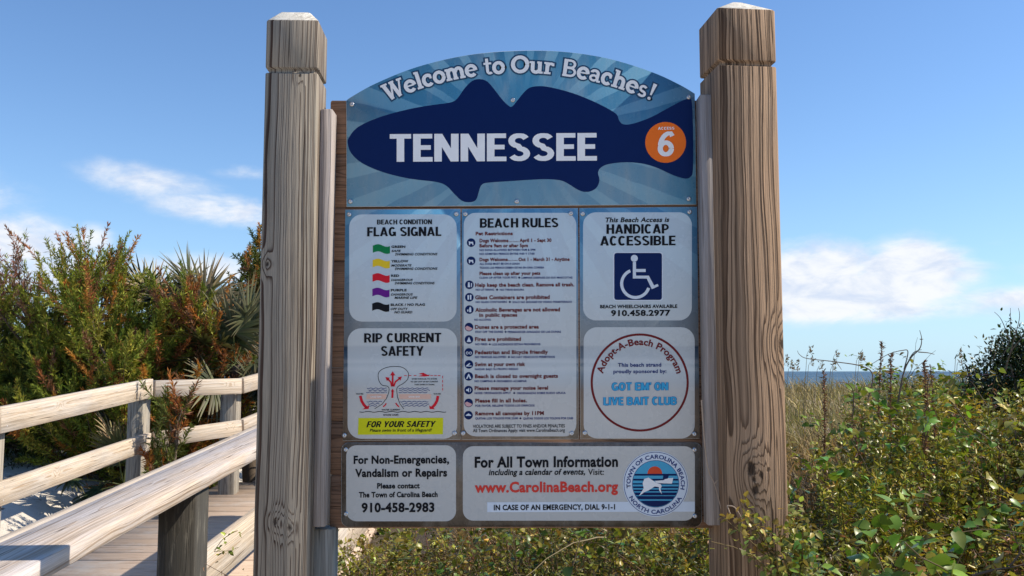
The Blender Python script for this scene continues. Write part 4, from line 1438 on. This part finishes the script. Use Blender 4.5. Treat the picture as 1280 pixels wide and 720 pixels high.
# ---- cedar / juniper shrubs: trunk, limbs and feathery plumes
def cedar(label, px, Y, ytop, rx, cols, rust, rustc, nlimb=34, dens=1.0, airy=0.0, zb=None, group=None, lean=(0, 0), sparse_top=0.3, pl=0.30):
    Y, rx, pl = Y * SC, rx * SC, pl * SC
    c = P(px, 500, Y)
    top = P(px, ytop, Y).z
    gz = float(ground(c.x, Y)) if zb is None else zb
    H = top - gz
    root = thing('cedar_shrub', label, 'shrub', (c.x, Y, gz), group)
    base = np.array([c.x, Y, gz])
    trunk = curve(base - [0, 0, .1], (lean[0], lean[1], 1), H * 0.75, 8, (0, 0, 0.1), 0.06)
    V, q = tubes([trunk], [np.linspace(0.05, 0.012, 8)], 7)
    add('trunk', V, [q], M_BARK, root, True)
    limbs, lr, fol = [], [], Fol()
    for i in range(nlimb):
        f = rng.uniform(0.03, 1.0) ** 0.9
        k = min(7, int(f * 7.99))
        p = trunk[k]
        an = rng.uniform(0, 2 * math.pi)
        reach = rx * (1.0 - 0.62 * f) * rng.uniform(0.65, 1.15)
        hup = (0.35 + 0.5 * f) * H * rng.uniform(0.25, 0.5)
        d0 = np.array([math.cos(an) * reach, math.sin(an) * reach, hup * 0.7])
        L = np.linalg.norm(d0) * 1.05
        if p[2] + d0[2] > top: L *= 0.7
        cu_ = curve(p, d0, L, 9, (0, 0, 0.55), 0.10)
        cu_[:, 2] = np.minimum(cu_[:, 2], top + 0.02)
        limbs.append(cu_); lr.append(np.linspace(0.016, 0.003, 9))
        npl = int(10 * dens * (L / 0.9 + 0.4))
        for j in range(npl):
            u = rng.uniform(0.28, 1.0)
            a = cu_[min(8, int(u * 8.99))] + rng.normal(0, 0.03, 3)
            dd = unit(cu_[-1] - cu_[0]) * 0.7 + rng.normal(0, 0.45, 3) + np.array([0, 0, 0.55])
            pLn = pl * rng.uniform(0.5, 1.35)
            ax = curve(a, dd, pLn, 7, (0, 0, 0.3), 0.10)
            hf = (ax[-1][2] - gz) / H
            n_ = int(150 * pLn / 0.4 * (1 - airy * hf))
            uu = rng.uniform(0, 1, n_) ** 0.8
            ip = uu * 5.99
            i0 = ip.astype(int)
            pos = ax[i0] + (ax[i0 + 1] - ax[i0]) * (ip - i0)[:, None]
            dax = unit(ax[-1] - ax[0])
            sp = 0.85 * (1 - uu * 0.45)
            dirs = dax + rng.normal(0, 1, (n_, 3)) * sp[:, None]
            ll = 0.080 * rng.uniform(0.5, 1.3, n_) * (1 - 0.35 * uu)
            b = cols[rng.integers(len(cols))]
            rr2 = rust(a, hf)
            if rng.uniform() < rr2:
                b = rustc[rng.integers(len(rustc))]
            tint = tintvar(b, n_, 0.28, 0.08)
            fol.sprays(pos, dirs, ll, 0.0105, tint)
            fol.tube([ax], [np.linspace(0.0035, 0.0012, 7)], (0.12, 0.07, 0.045), 3)
    V, q = tubes(limbs, lr, 5)
    add('limbs', V, [q], M_BARK, root, True)
    fol.build('foliage', M_NEEDLE, root)
    return root


G1 = [(0.179, 0.212, 0.030), (0.234, 0.249, 0.035), (0.151, 0.190, 0.028), (0.275, 0.264, 0.045)]
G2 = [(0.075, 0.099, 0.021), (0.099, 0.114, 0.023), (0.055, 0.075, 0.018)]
RU = [(0.368, 0.138, 0.033), (0.287, 0.115, 0.044), (0.414, 0.196, 0.044), (0.230, 0.115, 0.061)]
PU = [(0.24, 0.12, 0.085), (0.28, 0.15, 0.12), (0.18, 0.10, 0.07)]
cedar('feathery cedar at the far left with sparse purplish brown tips against cloud', 50, 7.4, 342, 0.80, G1, lambda a, h: max(0, h - 0.6) * 1.4, PU, 46, 0.85, 0.55, pl=0.30)
cedar('tall green cedar with thin pale feathery spires left of the palm fans', 103, 7.2, 328, 0.75, G1, lambda a, h: 0.08 + max(0, h - .6) * .5, RU, 50, 0.9, 0.45, pl=0.32)
cedar('bushy green cedar with rusty patches just behind the far handrail bend', 165, 6.9, 402, 0.85, G1, lambda a, h: 0.15 + 0.22 * (a[0] > -3.5), RU, 60, 0.95, 0.15)
cedar('rust-orange cedar growing low between the palms and the handrail', 236, 7.0, 380, 0.62, G1, lambda a, h: 0.66, RU, 52, 0.9, 0.3)
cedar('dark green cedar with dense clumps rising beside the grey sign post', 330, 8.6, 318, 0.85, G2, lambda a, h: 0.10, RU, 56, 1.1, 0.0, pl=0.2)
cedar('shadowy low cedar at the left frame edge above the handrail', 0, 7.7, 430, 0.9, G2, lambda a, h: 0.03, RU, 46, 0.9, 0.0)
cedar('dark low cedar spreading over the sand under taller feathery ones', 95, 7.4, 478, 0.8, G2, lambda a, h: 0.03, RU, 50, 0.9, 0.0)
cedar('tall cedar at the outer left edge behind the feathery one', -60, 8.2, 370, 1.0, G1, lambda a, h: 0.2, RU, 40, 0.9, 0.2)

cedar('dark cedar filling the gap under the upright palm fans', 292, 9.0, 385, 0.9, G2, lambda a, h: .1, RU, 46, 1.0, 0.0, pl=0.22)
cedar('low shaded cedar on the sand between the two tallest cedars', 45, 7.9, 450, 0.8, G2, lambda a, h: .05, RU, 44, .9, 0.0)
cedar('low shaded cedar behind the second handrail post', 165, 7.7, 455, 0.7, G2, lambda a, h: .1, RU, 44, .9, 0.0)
# a seedling that pokes through the far handrail
cedar('small green and rust cedar sprig poking through the far handrail boards', 216, 5.62, 490, 0.20, [(0.12, 0.14, 0.035), (0.10, 0.12, 0.03)], lambda a, h: 0.35 * (h > .3), RU, 15, 0.6, 0.2,
      zb=EYE - 1.15 * SC, lean=(0.12, 0.0), pl=0.2)


# ---- saw palmettos: crown of fan leaves on stalks
def palmetto(label, px, py, Y, nfan, blade, gr, tilt0=0.0, bc=((0.035, 0.055, 0.022), (0.05, 0.07, 0.03))):
    Y = Y * SC
    c = P(px, py, Y)
    gz = float(ground(c.x, Y))
    root = thing('saw_palmetto', label, 'palm', (c.x, Y, gz), 'saw palmettos among the cedars')
    h0 = c.z
    tr = curve((c.x, Y, gz - .1), (0.05, 0, 1), max(0.2, h0 - gz), 7, (0, 0, 0), 0.05)
    V, q = tubes([tr], [np.linspace(0.09, 0.07, 7)], 8)
    add('trunk', V, [q], M_BARK, root, True)
    cr0 = tr[-1]
    for k in range(nfan):
        fol = Fol()
        an = rng.uniform(0, 2 * math.pi)
        elv = R(rng.uniform(5, 88))
        if k % 5 == 0: elv = R(rng.uniform(-35, 10))
        d = np.array([math.cos(an) * math.cos(elv), math.sin(an) * math.cos(elv), math.sin(elv)])
        pl_ = rng.uniform(0.2, 0.48)
        ax = curve(cr0, d, pl_, 6, (0, 0, -0.25), 0.03)
        fol.tube([ax], [np.linspace(0.007, 0.005, 6)], (0.10, 0.12, 0.04), 4)
        hub = ax[-1]
        fd = unit(ax[-1] - ax[-2])
        side = unit(np.cross(fd, np.array([0, 0, 1.0]) + rng.normal(0, .3, 3)))
        nb = 26
        dead = rng.uniform() < 0.12
        base = (0.30, 0.24, 0.14) if dead else bc[rng.integers(len(bc))]
        nrm = np.cross(side, fd)
        for b in range(nb):
            a = R(-112 + 224 * b / (nb - 1)) + rng.normal(0, .02)
            bd = fd * math.cos(a) + side * math.sin(a) + nrm * rng.normal(0.10, 0.06)
            L = blade * (0.72 + 0.28 * math.cos(a)) * rng.uniform(0.88, 1.08)
            n_ = 6
            pts = curve(hub, bd, L, n_, (0, 0, -0.35 - rng.uniform(0, .3)), 0.015)
            wd = 0.017 * np.array([0.35, 1.0, 0.95, 0.75, 0.45, 0.04])
            sd = unit(np.cross(unit(np.gradient(pts, axis=0)), nrm))
            fo = nrm * 0.35
            V = np.stack([pts + sd * wd[:, None] + fo * wd[:, None], pts, pts - sd * wd[:, None] + fo * wd[:, None]], 1).reshape(-1, 3)
            i = np.arange(n_ - 1)[:, None] * 3
            q = np.concatenate([i + np.array([[0, 1, 4, 3]]), i + np.array([[1, 2, 5, 4]])])
            tint = np.broadcast_to(tintvar(base, 1, 0.22, 0.06), (len(V), 3)).copy()
            tipf = np.tile(np.repeat(np.linspace(0, 1, n_), 3), 1)[:, None]
            tint = tint * (1 - 0.55 * tipf ** 3) + np.array((0.25, 0.18, 0.10)) * 0.55 * tipf ** 3
            fol.put(V, [q], tint)
        fol.build('fan_leaf', M_PALM, root)
    return root


palmetto('upper saw palmetto with stiff fans fanning above the rusty cedar', 176, 386, 7.9, 20, 0.50, 0)
palmetto('dark saw palmetto with upright fans left of the dark cedar', 276, 398, 7.7, 20, 0.52, 0)
palmetto('saw palmetto with drooping pale-streaked fans close to the grey sign post', 318, 440, 7.2, 18, 0.52, 0, bc=((0.05, 0.06, 0.025), (0.09, 0.10, 0.05)))
palmetto('low saw palmetto peeking between the handrail boards by its right-hand post', 322, 530, 6.9, 10, 0.45, 0)
palmetto('small saw palmetto sprouting from the sand beneath the far handrail', 148, 592, 6.3, 10, 0.34, 0)

# little weeds on the sand
for i, (px, py, Y, lab) in enumerate(((95, 604, 8.9, 'small dark weed on the sand left of the little palmetto'), (22, 595, 9.4, 'low grey-green weed on sand by the left frame edge'))):
    c = P(px, py, Y); gz = float(ground(c.x, Y))
    r_ = thing('weed', lab, 'weed', (c.x, Y, gz))
    f = Fol()
    n_ = 260
    pos = np.array([c.x, Y, gz]) + rng.normal(0, 1, (n_, 3)) * [0.13, 0.13, 0.05] + [0, 0, .07]
    f.leaves(pos, rdir(n_, .4), 0.05, 0.014, tintvar((0.06, 0.075, 0.035), n_))
    f.build('leaves', M_LEAF, r_)

# sprig with yellow-green leaves on the near handrail
r_ = thing('vine_sprig', 'yellow-green leafy sprig hanging on the near handrail behind its black post', 'plant', tuple(rp(-0.86, 1.0, 2.62)))
f = Fol()
st = curve(np.array(P(268, 690, 2.66 * SC)), (0.35, 0, 0.8), 0.12, 7, (0.3, 0, -0.3), 0.1)
st2 = curve(np.array(P(268, 690, 2.66 * SC)), (0.9, 0, 0.1), 0.07, 7, (0, 0, -0.3), 0.1)
f.tube([st, st2], [np.full(7, 0.0012)] * 2, (0.2, 0.2, 0.05))
pos = np.concatenate([st[1:], st2[1:]] * 2) + rng.normal(0, 0.006, (24, 3))
f.leaves(pos, rdir(24, .1) + [0.3, -.4, 0], 0.022, 0.013, tintvar((0.30, 0.33, 0.06), 24, .25))
f.build('leaves', M_LEAF, r_)


# ---- the tangle of dune plants
def canopy(x, y):
    return 0.90 + 0.04 * (y - 2.4) + 0.8 * np.clip(x - 1.55, 0, 0.55) * sstep(2.8, 5.2, y) + 0.07 * np.sin(x * 4.1 + y * 1.7) + 0.06 * np.sin(x * 1.9 - y * 3.3 + 1) + 0.05 * np.sin(x * 7.3 + y * 5.1)


def allowed(x, y):
    return (x > np.where(y < 6.2, -0.188 * y, -1.0)) & ((y < 8) | (x > 0)) & (x < 0.75 * y + 0.7) & ~((y > 2.12) & (y < 2.42) & (x < 0.86)) & ~((y <= 2.2) & (x < 0.72)) & ~((x < 0.385 * y + .12 * np.sin(y * 3)) & (y > 5.3))


LANCE = [(0.402, 0.342, 0.040), (0.306, 0.284, 0.040), (0.499, 0.393, 0.055), (0.241, 0.233, 0.030)]
SMALL = [(0.259, 0.255, 0.044), (0.194, 0.205, 0.032), (0.341, 0.312, 0.064), (0.421, 0.340, 0.052)]
VINE = [(0.133, 0.225, 0.030), (0.187, 0.265, 0.035), (0.296, 0.265, 0.050)]
DRY = [(0.300, 0.156, 0.072), (0.225, 0.108, 0.050), (0.375, 0.240, 0.110), (0.438, 0.312, 0.176)]
lance, small, vine, dryf, twig = Fol(), Fol(), Fol(), Fol(), Fol()


def plant(kind, x, y, zt, zg, sc=1.0):
    lean = rng.normal(0, 0.22, 2)
    Hh = min(zt - zg, 0.75)
    p0 = np.array([x - lean[0] * Hh, y - lean[1] * Hh, zt - Hh])
    if kind == 'lance':
        for s_ in range(3):
            st = curve(p0 + rng.normal(0, .05, 3) * [1, 1, 0], (lean[0] + rng.normal(0, .15), lean[1] + rng.normal(0, .15), 1), Hh * rng.uniform(.8, 1.05), 10, (0, 0, -.05), 0.06)
            n_ = 80
            ip = rng.uniform(0.2, 1, n_) * 8.99
            i0 = ip.astype(int)
            pos = st[i0] + (st[i0 + 1] - st[i0]) * (ip - i0)[:, None]
            an = rng.uniform(0, 2 * math.pi, n_)
            d = np.stack([np.cos(an), np.sin(an), rng.uniform(-.1, .9, n_)], 1)
            b = LANCE[rng.integers(len(LANCE))] if rng.uniform() > .12 else DRY[rng.integers(len(DRY))]
            lance.leaves(pos, d, rng.uniform(.026, .060, n_) * sc, rng.uniform(.008, .016, n_) * sc, tintvar(b, n_, .3), .3, .25)
            twig.tube([st], [np.linspace(.003, .001, 10)], (0.15, 0.10, 0.05), 3)
    elif kind == 'small':
        for s_ in range(6):
            st = curve(p0 + rng.normal(0, .03, 3), (rng.normal(0, .5), rng.normal(0, .5), 1), Hh * rng.uniform(.6, 1.0), 9, (0, 0, .15), 0.12)
            n_ = 85
            ip = rng.uniform(0.3, 1, n_) * 7.99
            i0 = ip.astype(int)
            pos = st[i0] + (st[i0 + 1] - st[i0]) * (ip - i0)[:, None] + rng.normal(0, .016, (n_, 3))
            b = SMALL[rng.integers(len(SMALL))]
            small.leaves(pos, rdir(n_, .35), rng.uniform(.018, .048, n_) * sc, rng.uniform(.011, .026, n_) * sc, tintvar(b, n_, .3), .2, .1)
            twig.tube([st], [np.linspace(.0035, .001, 9)], (0.13, 0.09, 0.06), 3)
    elif kind == 'vine':
        for s_ in range(3):
            st = curve(np.array([x, y, zt - .10]) + rng.normal(0, .05, 3), (rng.normal(0, 1), rng.normal(0, 1), .25), rng.uniform(.25, .6), 10, (0, 0, -.3), 0.18)
            n_ = rng.integers(10, 18)
            pos = st[rng.integers(0, 10, n_)] + rng.normal(0, .02, (n_, 3))
            vine.hearts(pos, rdir(n_, -.1, .5), rng.uniform(.028, .055, n_) * sc, rng.uniform(.024, .048, n_) * sc, tintvar(VINE[rng.integers(3)], n_, .3), .3, .18)
            twig.tube([st], [np.full(10, .0016)], (0.16, 0.12, 0.06), 3)
    else:
        for s_ in range(4):
            st = curve(p0 + rng.normal(0, .05, 3) * [1, 1, .3], (rng.normal(0, .4), rng.normal(0, .4), 1), Hh * rng.uniform(.7, 1.1), 9, (0, 0, 0), 0.13)
            n_ = 36
            ip = rng.uniform(0.2, 1, n_) * 7.99
            i0 = ip.astype(int)
            pos = st[i0] + (st[i0 + 1] - st[i0]) * (ip - i0)[:, None] + rng.normal(0, .02, (n_, 3))
            b = DRY[rng.integers(len(DRY))]
            dryf.leaves(pos, rdir(n_, -.2), rng.uniform(.012, .03, n_) * sc, rng.uniform(.004, .010, n_) * sc, tintvar(b, n_, .35), .6, .5)
            twig.tube([st], [np.linspace(.003, .001, 9)], (0.17, 0.11, 0.07), 3)


kinds = ['lance', 'small', 'vine', 'dry']
NPL = 0
while NPL < 2500:
    y = 1.9 + (9.0 - 1.9) * rng.uniform() ** 1.25
    x = rng.uniform(-1.0, 0.75 * y + 0.7)
    if NPL < 520:                       # the strip that shows under the sign
        y = rng.uniform(2.45, 4.6)
        x = rng.uniform(-0.188, 0.26) * y
    if not allowed(np.array(x), np.array(y)):
        continue
    # patches: each kind prefers its own areas
    s = [math.sin(x * 2.3 + y * 1.1) + 0.2, math.sin(x * 1.7 - y * 2.1 + 2) + 0.3, math.sin(x * 3.3 + y * 0.7 + 4) - 0.5, math.sin(x * 1.1 + y * 2.7 + 1) + 0.25]
    pr = np.exp(np.array(s) * 0.9); pr /= pr.sum()
    kd = kinds[rng.choice(4, p=pr)]
    if x < 0.9 and y < 4 and kd == 'lance' and rng.uniform() < .6: kd = 'dry'
    zg = float(ground(x, y))
    zt = float(canopy(x, y)) + rng.normal(-0.12, 0.14)
    if y > 4 and x < -0.66 + (y - 4) * 0.5:
        zt = 0.88 - 0.07 * (y - 4) + rng.normal(-.04, .06)
        kd = 'dry' if rng.uniform() < .4 else 'small'
    if x < .75 and y < 5: zt += rng.normal(-.10, .07)
    zt = min(zt, 1.47 + 0.10 * sstep(1.2, 2.4, x) + rng.normal(0, .035))
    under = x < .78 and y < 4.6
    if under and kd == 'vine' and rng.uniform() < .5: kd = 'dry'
    LEAF_SHADE = 0.55 if under else 0.94  # shade below the sign goes into the leaf colour
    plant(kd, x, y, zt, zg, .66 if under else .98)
    LEAF_SHADE = 1.0
    NPL += 1
# bare twigs lacing the tangle
for i in range(420):
    y = 1.9 + 7.0 * rng.uniform() ** 1.2
    x = rng.uniform(-0.6, 0.72 * y + 0.6)
    if not allowed(np.array(x), np.array(y)): continue
    st = curve((x, y, float(canopy(x, y)) - rng.uniform(.05, .5)), rdir(1, .3)[0], rng.uniform(.2, .6), 10, (0, 0, -.2), .12)
    twig.tube([st], [np.linspace(.0032, .001, 10)], tintvar((0.22, 0.16, 0.115), 1)[0], 4)
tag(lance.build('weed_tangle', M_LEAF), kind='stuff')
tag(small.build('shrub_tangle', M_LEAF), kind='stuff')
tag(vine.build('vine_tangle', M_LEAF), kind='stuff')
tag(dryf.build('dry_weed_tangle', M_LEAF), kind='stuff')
tag(twig.build('twig_tangle', M_GRASS), kind='stuff')

# ---- dune grass beyond
gr = Fol()
N = 26000
y = 5.4 + 42 * rng.uniform(0, 1, N) ** 1.6
x = rng.uniform(-0.05, 0.85, N) * y
gz = ground(x, y)
hh = rng.uniform(0.2, 0.66, N) * (1 + 0.45 * np.sin(x * 1.9 + y * .9) * np.sin(x * .7 - y * .5))
b0 = np.stack([x, y, gz], 1)
lean = rng.normal(0, 0.42, (N, 2)) + [-.2, 0]
mid = b0 + np.stack([lean[:, 0] * hh * .35, lean[:, 1] * hh * .35, hh * .6], 1)
tip = b0 + np.stack([lean[:, 0] * hh * 1.1, lean[:, 1] * hh * 1.1, hh], 1)
wd = (0.0028 + 0.0006 * y * .55)[:, None]
s = unit(np.stack([rng.normal(0, .3, N) + 1, rng.normal(0, .5, N), np.zeros(N)], 1))
V = np.stack([b0 - s * wd, b0 + s * wd, mid + s * wd * .8, mid - s * wd * .8, tip], 1).reshape(-1, 3)
o = np.arange(N)[:, None] * 5
mixc = np.clip(0.5 + 0.5 * np.sin(x * .55 + 1.3 * np.sin(y * .3)) + rng.normal(0, .3, N), 0, 1)[:, None]
near_ = sstep(16, 9, y)[:, None]
tint = np.array((0.31, 0.235, 0.12)) * (1 - mixc) + np.array((0.23, 0.215, 0.085)) * mixc
tint = tint * (1 - near_ * .6) + np.array((0.28, 0.15, 0.085)) * near_ * .6
tint *= np.exp(rng.normal(0, .4, (N, 1)))
gr.put(V, [o + np.array([[0, 1, 2, 3]]), o + np.array([[3, 2, 4]])], rep(tint, 5))
tag(gr.build('dune_grass', M_GRASS), kind='stuff')

# ---- sea oats standing above the grass
SO = [(982, 452, 12), (988, 457, 13), (994, 457, 12.5), (1011, 438, 14), (1013, 452, 14), (1024, 457, 13), (1041, 456, 12), (1044, 442, 14), (1197, 442, 12), (1199, 450, 12.5), (1073, 446, 13), (1076, 445, 13.4)]
for i, (px, py, Y) in enumerate(SO):
    t0 = P(px, py, Y)
    gz = float(ground(t0.x, Y))
    r_ = thing('sea_oat', 'thin sea oat stalk with seed head standing above the dune grass by the horizon', 'sea oat', (t0.x - .15, Y, gz), 'sea oats on the dune')
    f = Fol()
    st = np.array([[t0.x - .15, Y, gz], [t0.x - .10, Y, gz + (t0.z - gz) * .5], [t0.x - .03, Y, t0.z - .06], [t0.x, Y, t0.z]])
    f.tube([st], [np.array([.004, .0035, .003, .002])], (0.30, 0.24, 0.14), 4)
    f.build('stalk', M_GRASS, r_)
    h = Fol()
    n_ = 26
    pos = np.array(t0) + np.stack([rng.normal(.02, .012, n_), rng.normal(0, .012, n_), rng.uniform(-.08, .06, n_)], 1)
    h.sprays(pos, rdir(n_, 1.2) + [.5, 0, 0], 0.05, 0.016, tintvar((0.22, 0.17, 0.11), n_, .25))
    h.build('seed_head', M_GRASS, r_)

# ---- dead flower stalks
for (px, yt, yb, Y, lab) in ((1031, 463, 530, 5.2, 'stiff rust-brown dead flower stalk nearest the brown sign post'), (1090, 426, 480, 5.6, 'tallest dead flower stalk with a fuzzy grey-brown top'),
                             (1112, 442, 500, 5.4, 'leaning dead stalk beside the tallest one'), (1153, 450, 540, 5.0, 'thick rusty dead seed stalk below the bare twig'),
                             (1147, 470, 560, 4.6, 'shaggy brown dead stalk in front of the rusty one'), (1166, 458, 500, 5.6, 'dark dead stalk right of the bare twig')):
    t0, b0 = P(px, yt, Y), P(px - 2, yb, Y)
    r_ = thing('dead_flower_stalk', lab, 'dead plant', (b0.x, Y, float(ground(b0.x, Y))))
    f = Fol()
    st = curve((b0.x, Y, float(ground(b0.x, Y))), np.array(t0) - np.array([b0.x, Y, float(ground(b0.x, Y))]), t0.z - float(ground(b0.x, Y)), 12, (0, 0, 0), .012)
    f.tube([st], [np.linspace(.006, .002, 12)], (0.17, 0.09, 0.05), 5)
    f.build('stem', M_GRASS, r_)
    h = Fol()
    n_ = 320
    ip = rng.uniform(.62, 1, n_) * 10.99; i0 = ip.astype(int)
    pos = st[i0] + (st[np.minimum(11, i0 + 1)] - st[i0]) * (ip - i0)[:, None]
    h.sprays(pos, rdir(n_, .7), rng.uniform(.012, .03, n_), .007, tintvar((0.20, 0.11, 0.07), n_, .3))
    h.build('dried_flowers', M_GRASS, r_)

# ---- bare arching twigs against the sky
def twigs(label, paths, Y, r0=.005, kind='bare_twig'):
    W = [[np.array(P(a, b, Y)) for a, b in p] for p in paths]
    r_ = thing(kind, label, 'twig', (W[0][0][0], Y, float(ground(W[0][0][0], Y))))
    ps, rs = [], []
    for i, p in enumerate(W):
        p = np.array(cr(np.array(p), 5, False))
        p[:, 1] += np.linspace(0, rng.uniform(-.2, .2), len(p)) if i == 0 else 0
        ps.append(p); rs.append(np.linspace(r0 if i == 0 else r0 * .6, r0 * .25, len(p)))
    V, q = tubes(ps, rs, 5)
    add('stem', V, [q], M_TWIG, r_, True)
    return r_


twigs('long thin twig arching left over the weeds with a curled tip', [[(1085, 500), (1092, 470), (1080, 458), (1045, 452), (1012, 448), (1003, 443), (1001, 438)], [(1045, 452), (1052, 462)]], 5.0, .0042)
twigs('forked bare twig rising above the leaves with a pale branch', [[(1120, 520), (1128, 470), (1137, 448), (1148, 436), (1150, 424), (1147, 413)], [(1137, 448), (1143, 440), (1152, 437)], [(1130, 462), (1135, 440), (1128, 438), (1110, 443), (1090, 455)],
                                                                     [(1148, 440), (1160, 441), (1168, 443)], [(1150, 424), (1154, 424)]], 5.0, .0055)
twigs('pale bent grass stem curving over near the brown post', [[(1066, 520), (1063, 490), (1052, 479), (1036, 478), (1030, 482)]], 4.6, .0035)
twigs('bare grey stick lying across the leaves at lower right', [[(1215, 720), (1240, 712), (1262, 708), (1290, 700)], [(1262, 708), (1275, 690), (1270, 675), (1258, 650)], [(1275, 690), (1290, 700)]], 3.2, .006)
twigs('thin brown twigs above the dark shrub at the right edge', [[(1255, 470), (1258, 440), (1272, 416), (1276, 400)], [(1250, 450), (1262, 425), (1263, 385)], [(1262, 425), (1252, 400), (1243, 390)], [(1240, 455), (1250, 425), (1262, 420)], [(1263, 440), (1274, 400), (1273, 385)],
                                                              [(1238, 440), (1242, 420)]], 7.0, .006)

# ---- dark shrub on the right
c = P(1268, 470, 7.4); gz = float(ground(c.x, 7.4))
r_ = thing('wax_myrtle', 'dark rounded leafy shrub rising over the horizon at the right edge', 'shrub', (c.x, 7.4, gz))
st = [curve((c.x, 7.4, gz), (rng.normal(0, .4), rng.normal(0, .4), 1), 1.3, 8, (0, 0, .1), .1) for i in range(9)]
V, q = tubes(st, [np.linspace(.03, .006, 8)] * 9, 6)
add('stems', V, [q], M_BARK, r_, True)
f = Fol()
for i in range(210):
    a = rdir(1, .3)[0]
    rr2 = rng.uniform(.35, 1.0) ** .6
    cen = np.array([c.x + .12, 7.4, gz + .90]) + a * np.array([.60, .55, .62]) * rr2
    n_ = 75
    pos = cen + rng.normal(0, .065, (n_, 3))
    f.leaves(pos, rdir(n_, .3) + a * .5, rng.uniform(.03, .055, n_), rng.uniform(.013, .022, n_), tintvar((0.032, 0.052, 0.018) if rng.uniform() < .8 else (0.08, 0.09, .03), n_, .35))
f.build('foliage', M_LEAF, r_)
# ---- leafy vine climbing the brown post
r_ = thing('climbing_vine', 'yellow-green vine climbing the foot of the brown sign post', 'vine', tuple(P(985, 720, 2.16)))
f = Fol(); tw = Fol()
for i in range(16):
    p0 = np.array(P(rng.uniform(975, 1000), 735, 2.14 + rng.uniform(-.02, .06)))
    s_ = curve(p0, (rng.normal(-.12, .3), rng.normal(-.05, .1), 1), rng.uniform(.08, .24), 9, (-.1, 0, 0), .14)
    s_[:, 1] = np.minimum(s_[:, 1], np.where(s_[:, 0] < .695, 2.17, 9))
    tw.tube([s_], [np.linspace(.002, .001, 9)], (.2, .15, .07), 3)
    n_ = 30
    pos = s_[rng.integers(1, 9, n_)] + rng.normal(0, .012, (n_, 3))
    pos[:, 1] = np.minimum(pos[:, 1], np.where(pos[:, 0] < .70, 2.165, 9))
    f.leaves(pos, rdir(n_, .1) + [0, -.4, 0], rng.uniform(.012, .026, n_), rng.uniform(.008, .016, n_), tintvar((.24, .25, .06) if i % 3 else (.34, .27, .06), n_, .25))
tw.build('stems', M_GRASS, r_)
f.build('leaves', M_LEAF, r_)

# ---- goldenrod clumps that stand out yellow
for (px, py, Y, lab) in ((1102, 582, 4.0, 'yellow goldenrod clump in the middle of the leafy tangle'), (1160, 560, 4.3, 'yellow-green goldenrod clump right of the middle one'), (1070, 570, 3.9, 'small yellow goldenrod nearest the brown post'),
                         (1205, 545, 4.6, 'yellow-green goldenrod furthest right in the tangle')):
    t0 = np.array(P(px, py, Y)); gz = float(ground(t0[0], Y))
    r_ = thing('goldenrod', lab, 'wildflower', (t0[0], Y, gz), 'goldenrods in the tangle')
    f, st_ = Fol(), Fol()
    for i in range(7):
        s_ = curve(t0 + np.array([rng.normal(0, .06), rng.normal(0, .06), -.45]), (rng.normal(0, .12), rng.normal(0, .12), 1), .45 * rng.uniform(.9, 1.15), 10, (0, 0, 0), .05)
        st_.tube([s_], [np.linspace(.003, .0012, 10)], (.16, .16, .05), 3)
        n_ = 85
        ip = rng.uniform(.25, 1, n_) * 8.99; i0 = ip.astype(int)
        pos = s_[i0]
        f.leaves(pos, rdir(n_, .6), rng.uniform(.02, .042, n_), rng.uniform(.005, .009, n_), tintvar((.33, .31, .04), n_, .22))
    st_.build('stems', M_GRASS, r_); f.build('leaves', M_LEAF, r_)

# ---- broad heart-shaped leaves that stand out green
for (px, py, Y, lab) in ((718, 678, 2.75, 'pair of big round green vine leaves just below the sign'), (1165, 668, 3.0, 'big heart-shaped green leaf above the lower right stick'), (1150, 690, 2.9, 'broad glossy leaf cluster in the lower right tangle'),
                         (1012, 568, 3.8, 'dark green broad leaves beside the brown post'), (1200, 690, 2.9, 'bright green broad leaves near the lower right stick')):
    t0 = np.array(P(px, py, Y))
    r_ = thing('greenbrier_sprig', lab, 'vine', tuple(t0 - [0, 0, .25]), 'greenbrier sprigs in the tangle')
    s_ = curve(t0 + [-.05, .06, -.25], (.2, -.1, 1), .3, 8, (.3, 0, -.2), .08)
    V, q = tubes([s_], [np.linspace(.0025, .0012, 8)], 4)
    add('stem', V, [q], M_TWIG, r_, True)
    n_ = 7
    f = Fol()
    pos = s_[3:][rng.integers(0, 5, n_)] + rng.normal(0, .018, (n_, 3)) + [0, -.02, .01]
    f.hearts(pos, rdir(n_, .0) + [.2, -.5, -.1], rng.uniform(.03, .052, n_), rng.uniform(.028, .046, n_), tintvar((.10, .20, .03), n_, .22), .3, .2)
    f.build('leaves', M_LEAF, r_)

# ---- dead vine bits caught on the sign
def bits(label, paths, r0, name='dry_vine'):
    W = [np.array(cr(np.array([np.array(P(a, b, yy_)) for a, b, yy_ in p]), 5, False)) for p in paths]
    r_ = thing(name, label, 'dry twig', tuple(W[0][0]))
    V, q = tubes(W, [np.linspace(r0, r0 * .4, len(p)) for p in W], 5)
    add('stem', V, [q], M_DRYV, r_, True)


M_DRYV = plain('dry_vine', (0.42, 0.32, 0.24), .8, 0, .1, .3)
bits('dead vine tendril hanging against the right trim board', [[(877, 500, 2.236), (880, 545, 2.234), (885, 585, 2.232), (893, 605, 2.232), (900, 630, 2.234), (902, 640, 2.236)], [(893, 605, 2.232), (897, 600, 2.23)]], .0022)
bits('dry curled leaf stem hooked on the lower edge of the brown post', [[(909, 632, 2.188), (918, 634, 2.182), (926, 646, 2.186), (928, 657, 2.188)], [(909, 632, 2.188), (914, 644, 2.184), (924, 652, 2.186)]], .0018)
bits('short dry twig stuck across the foot of the brown post', [[(924, 686, 2.188), (934, 690, 2.18), (944, 696, 2.184), (953, 695, 2.188)], [(934, 690, 2.18), (928, 696, 2.186)]], .0018)
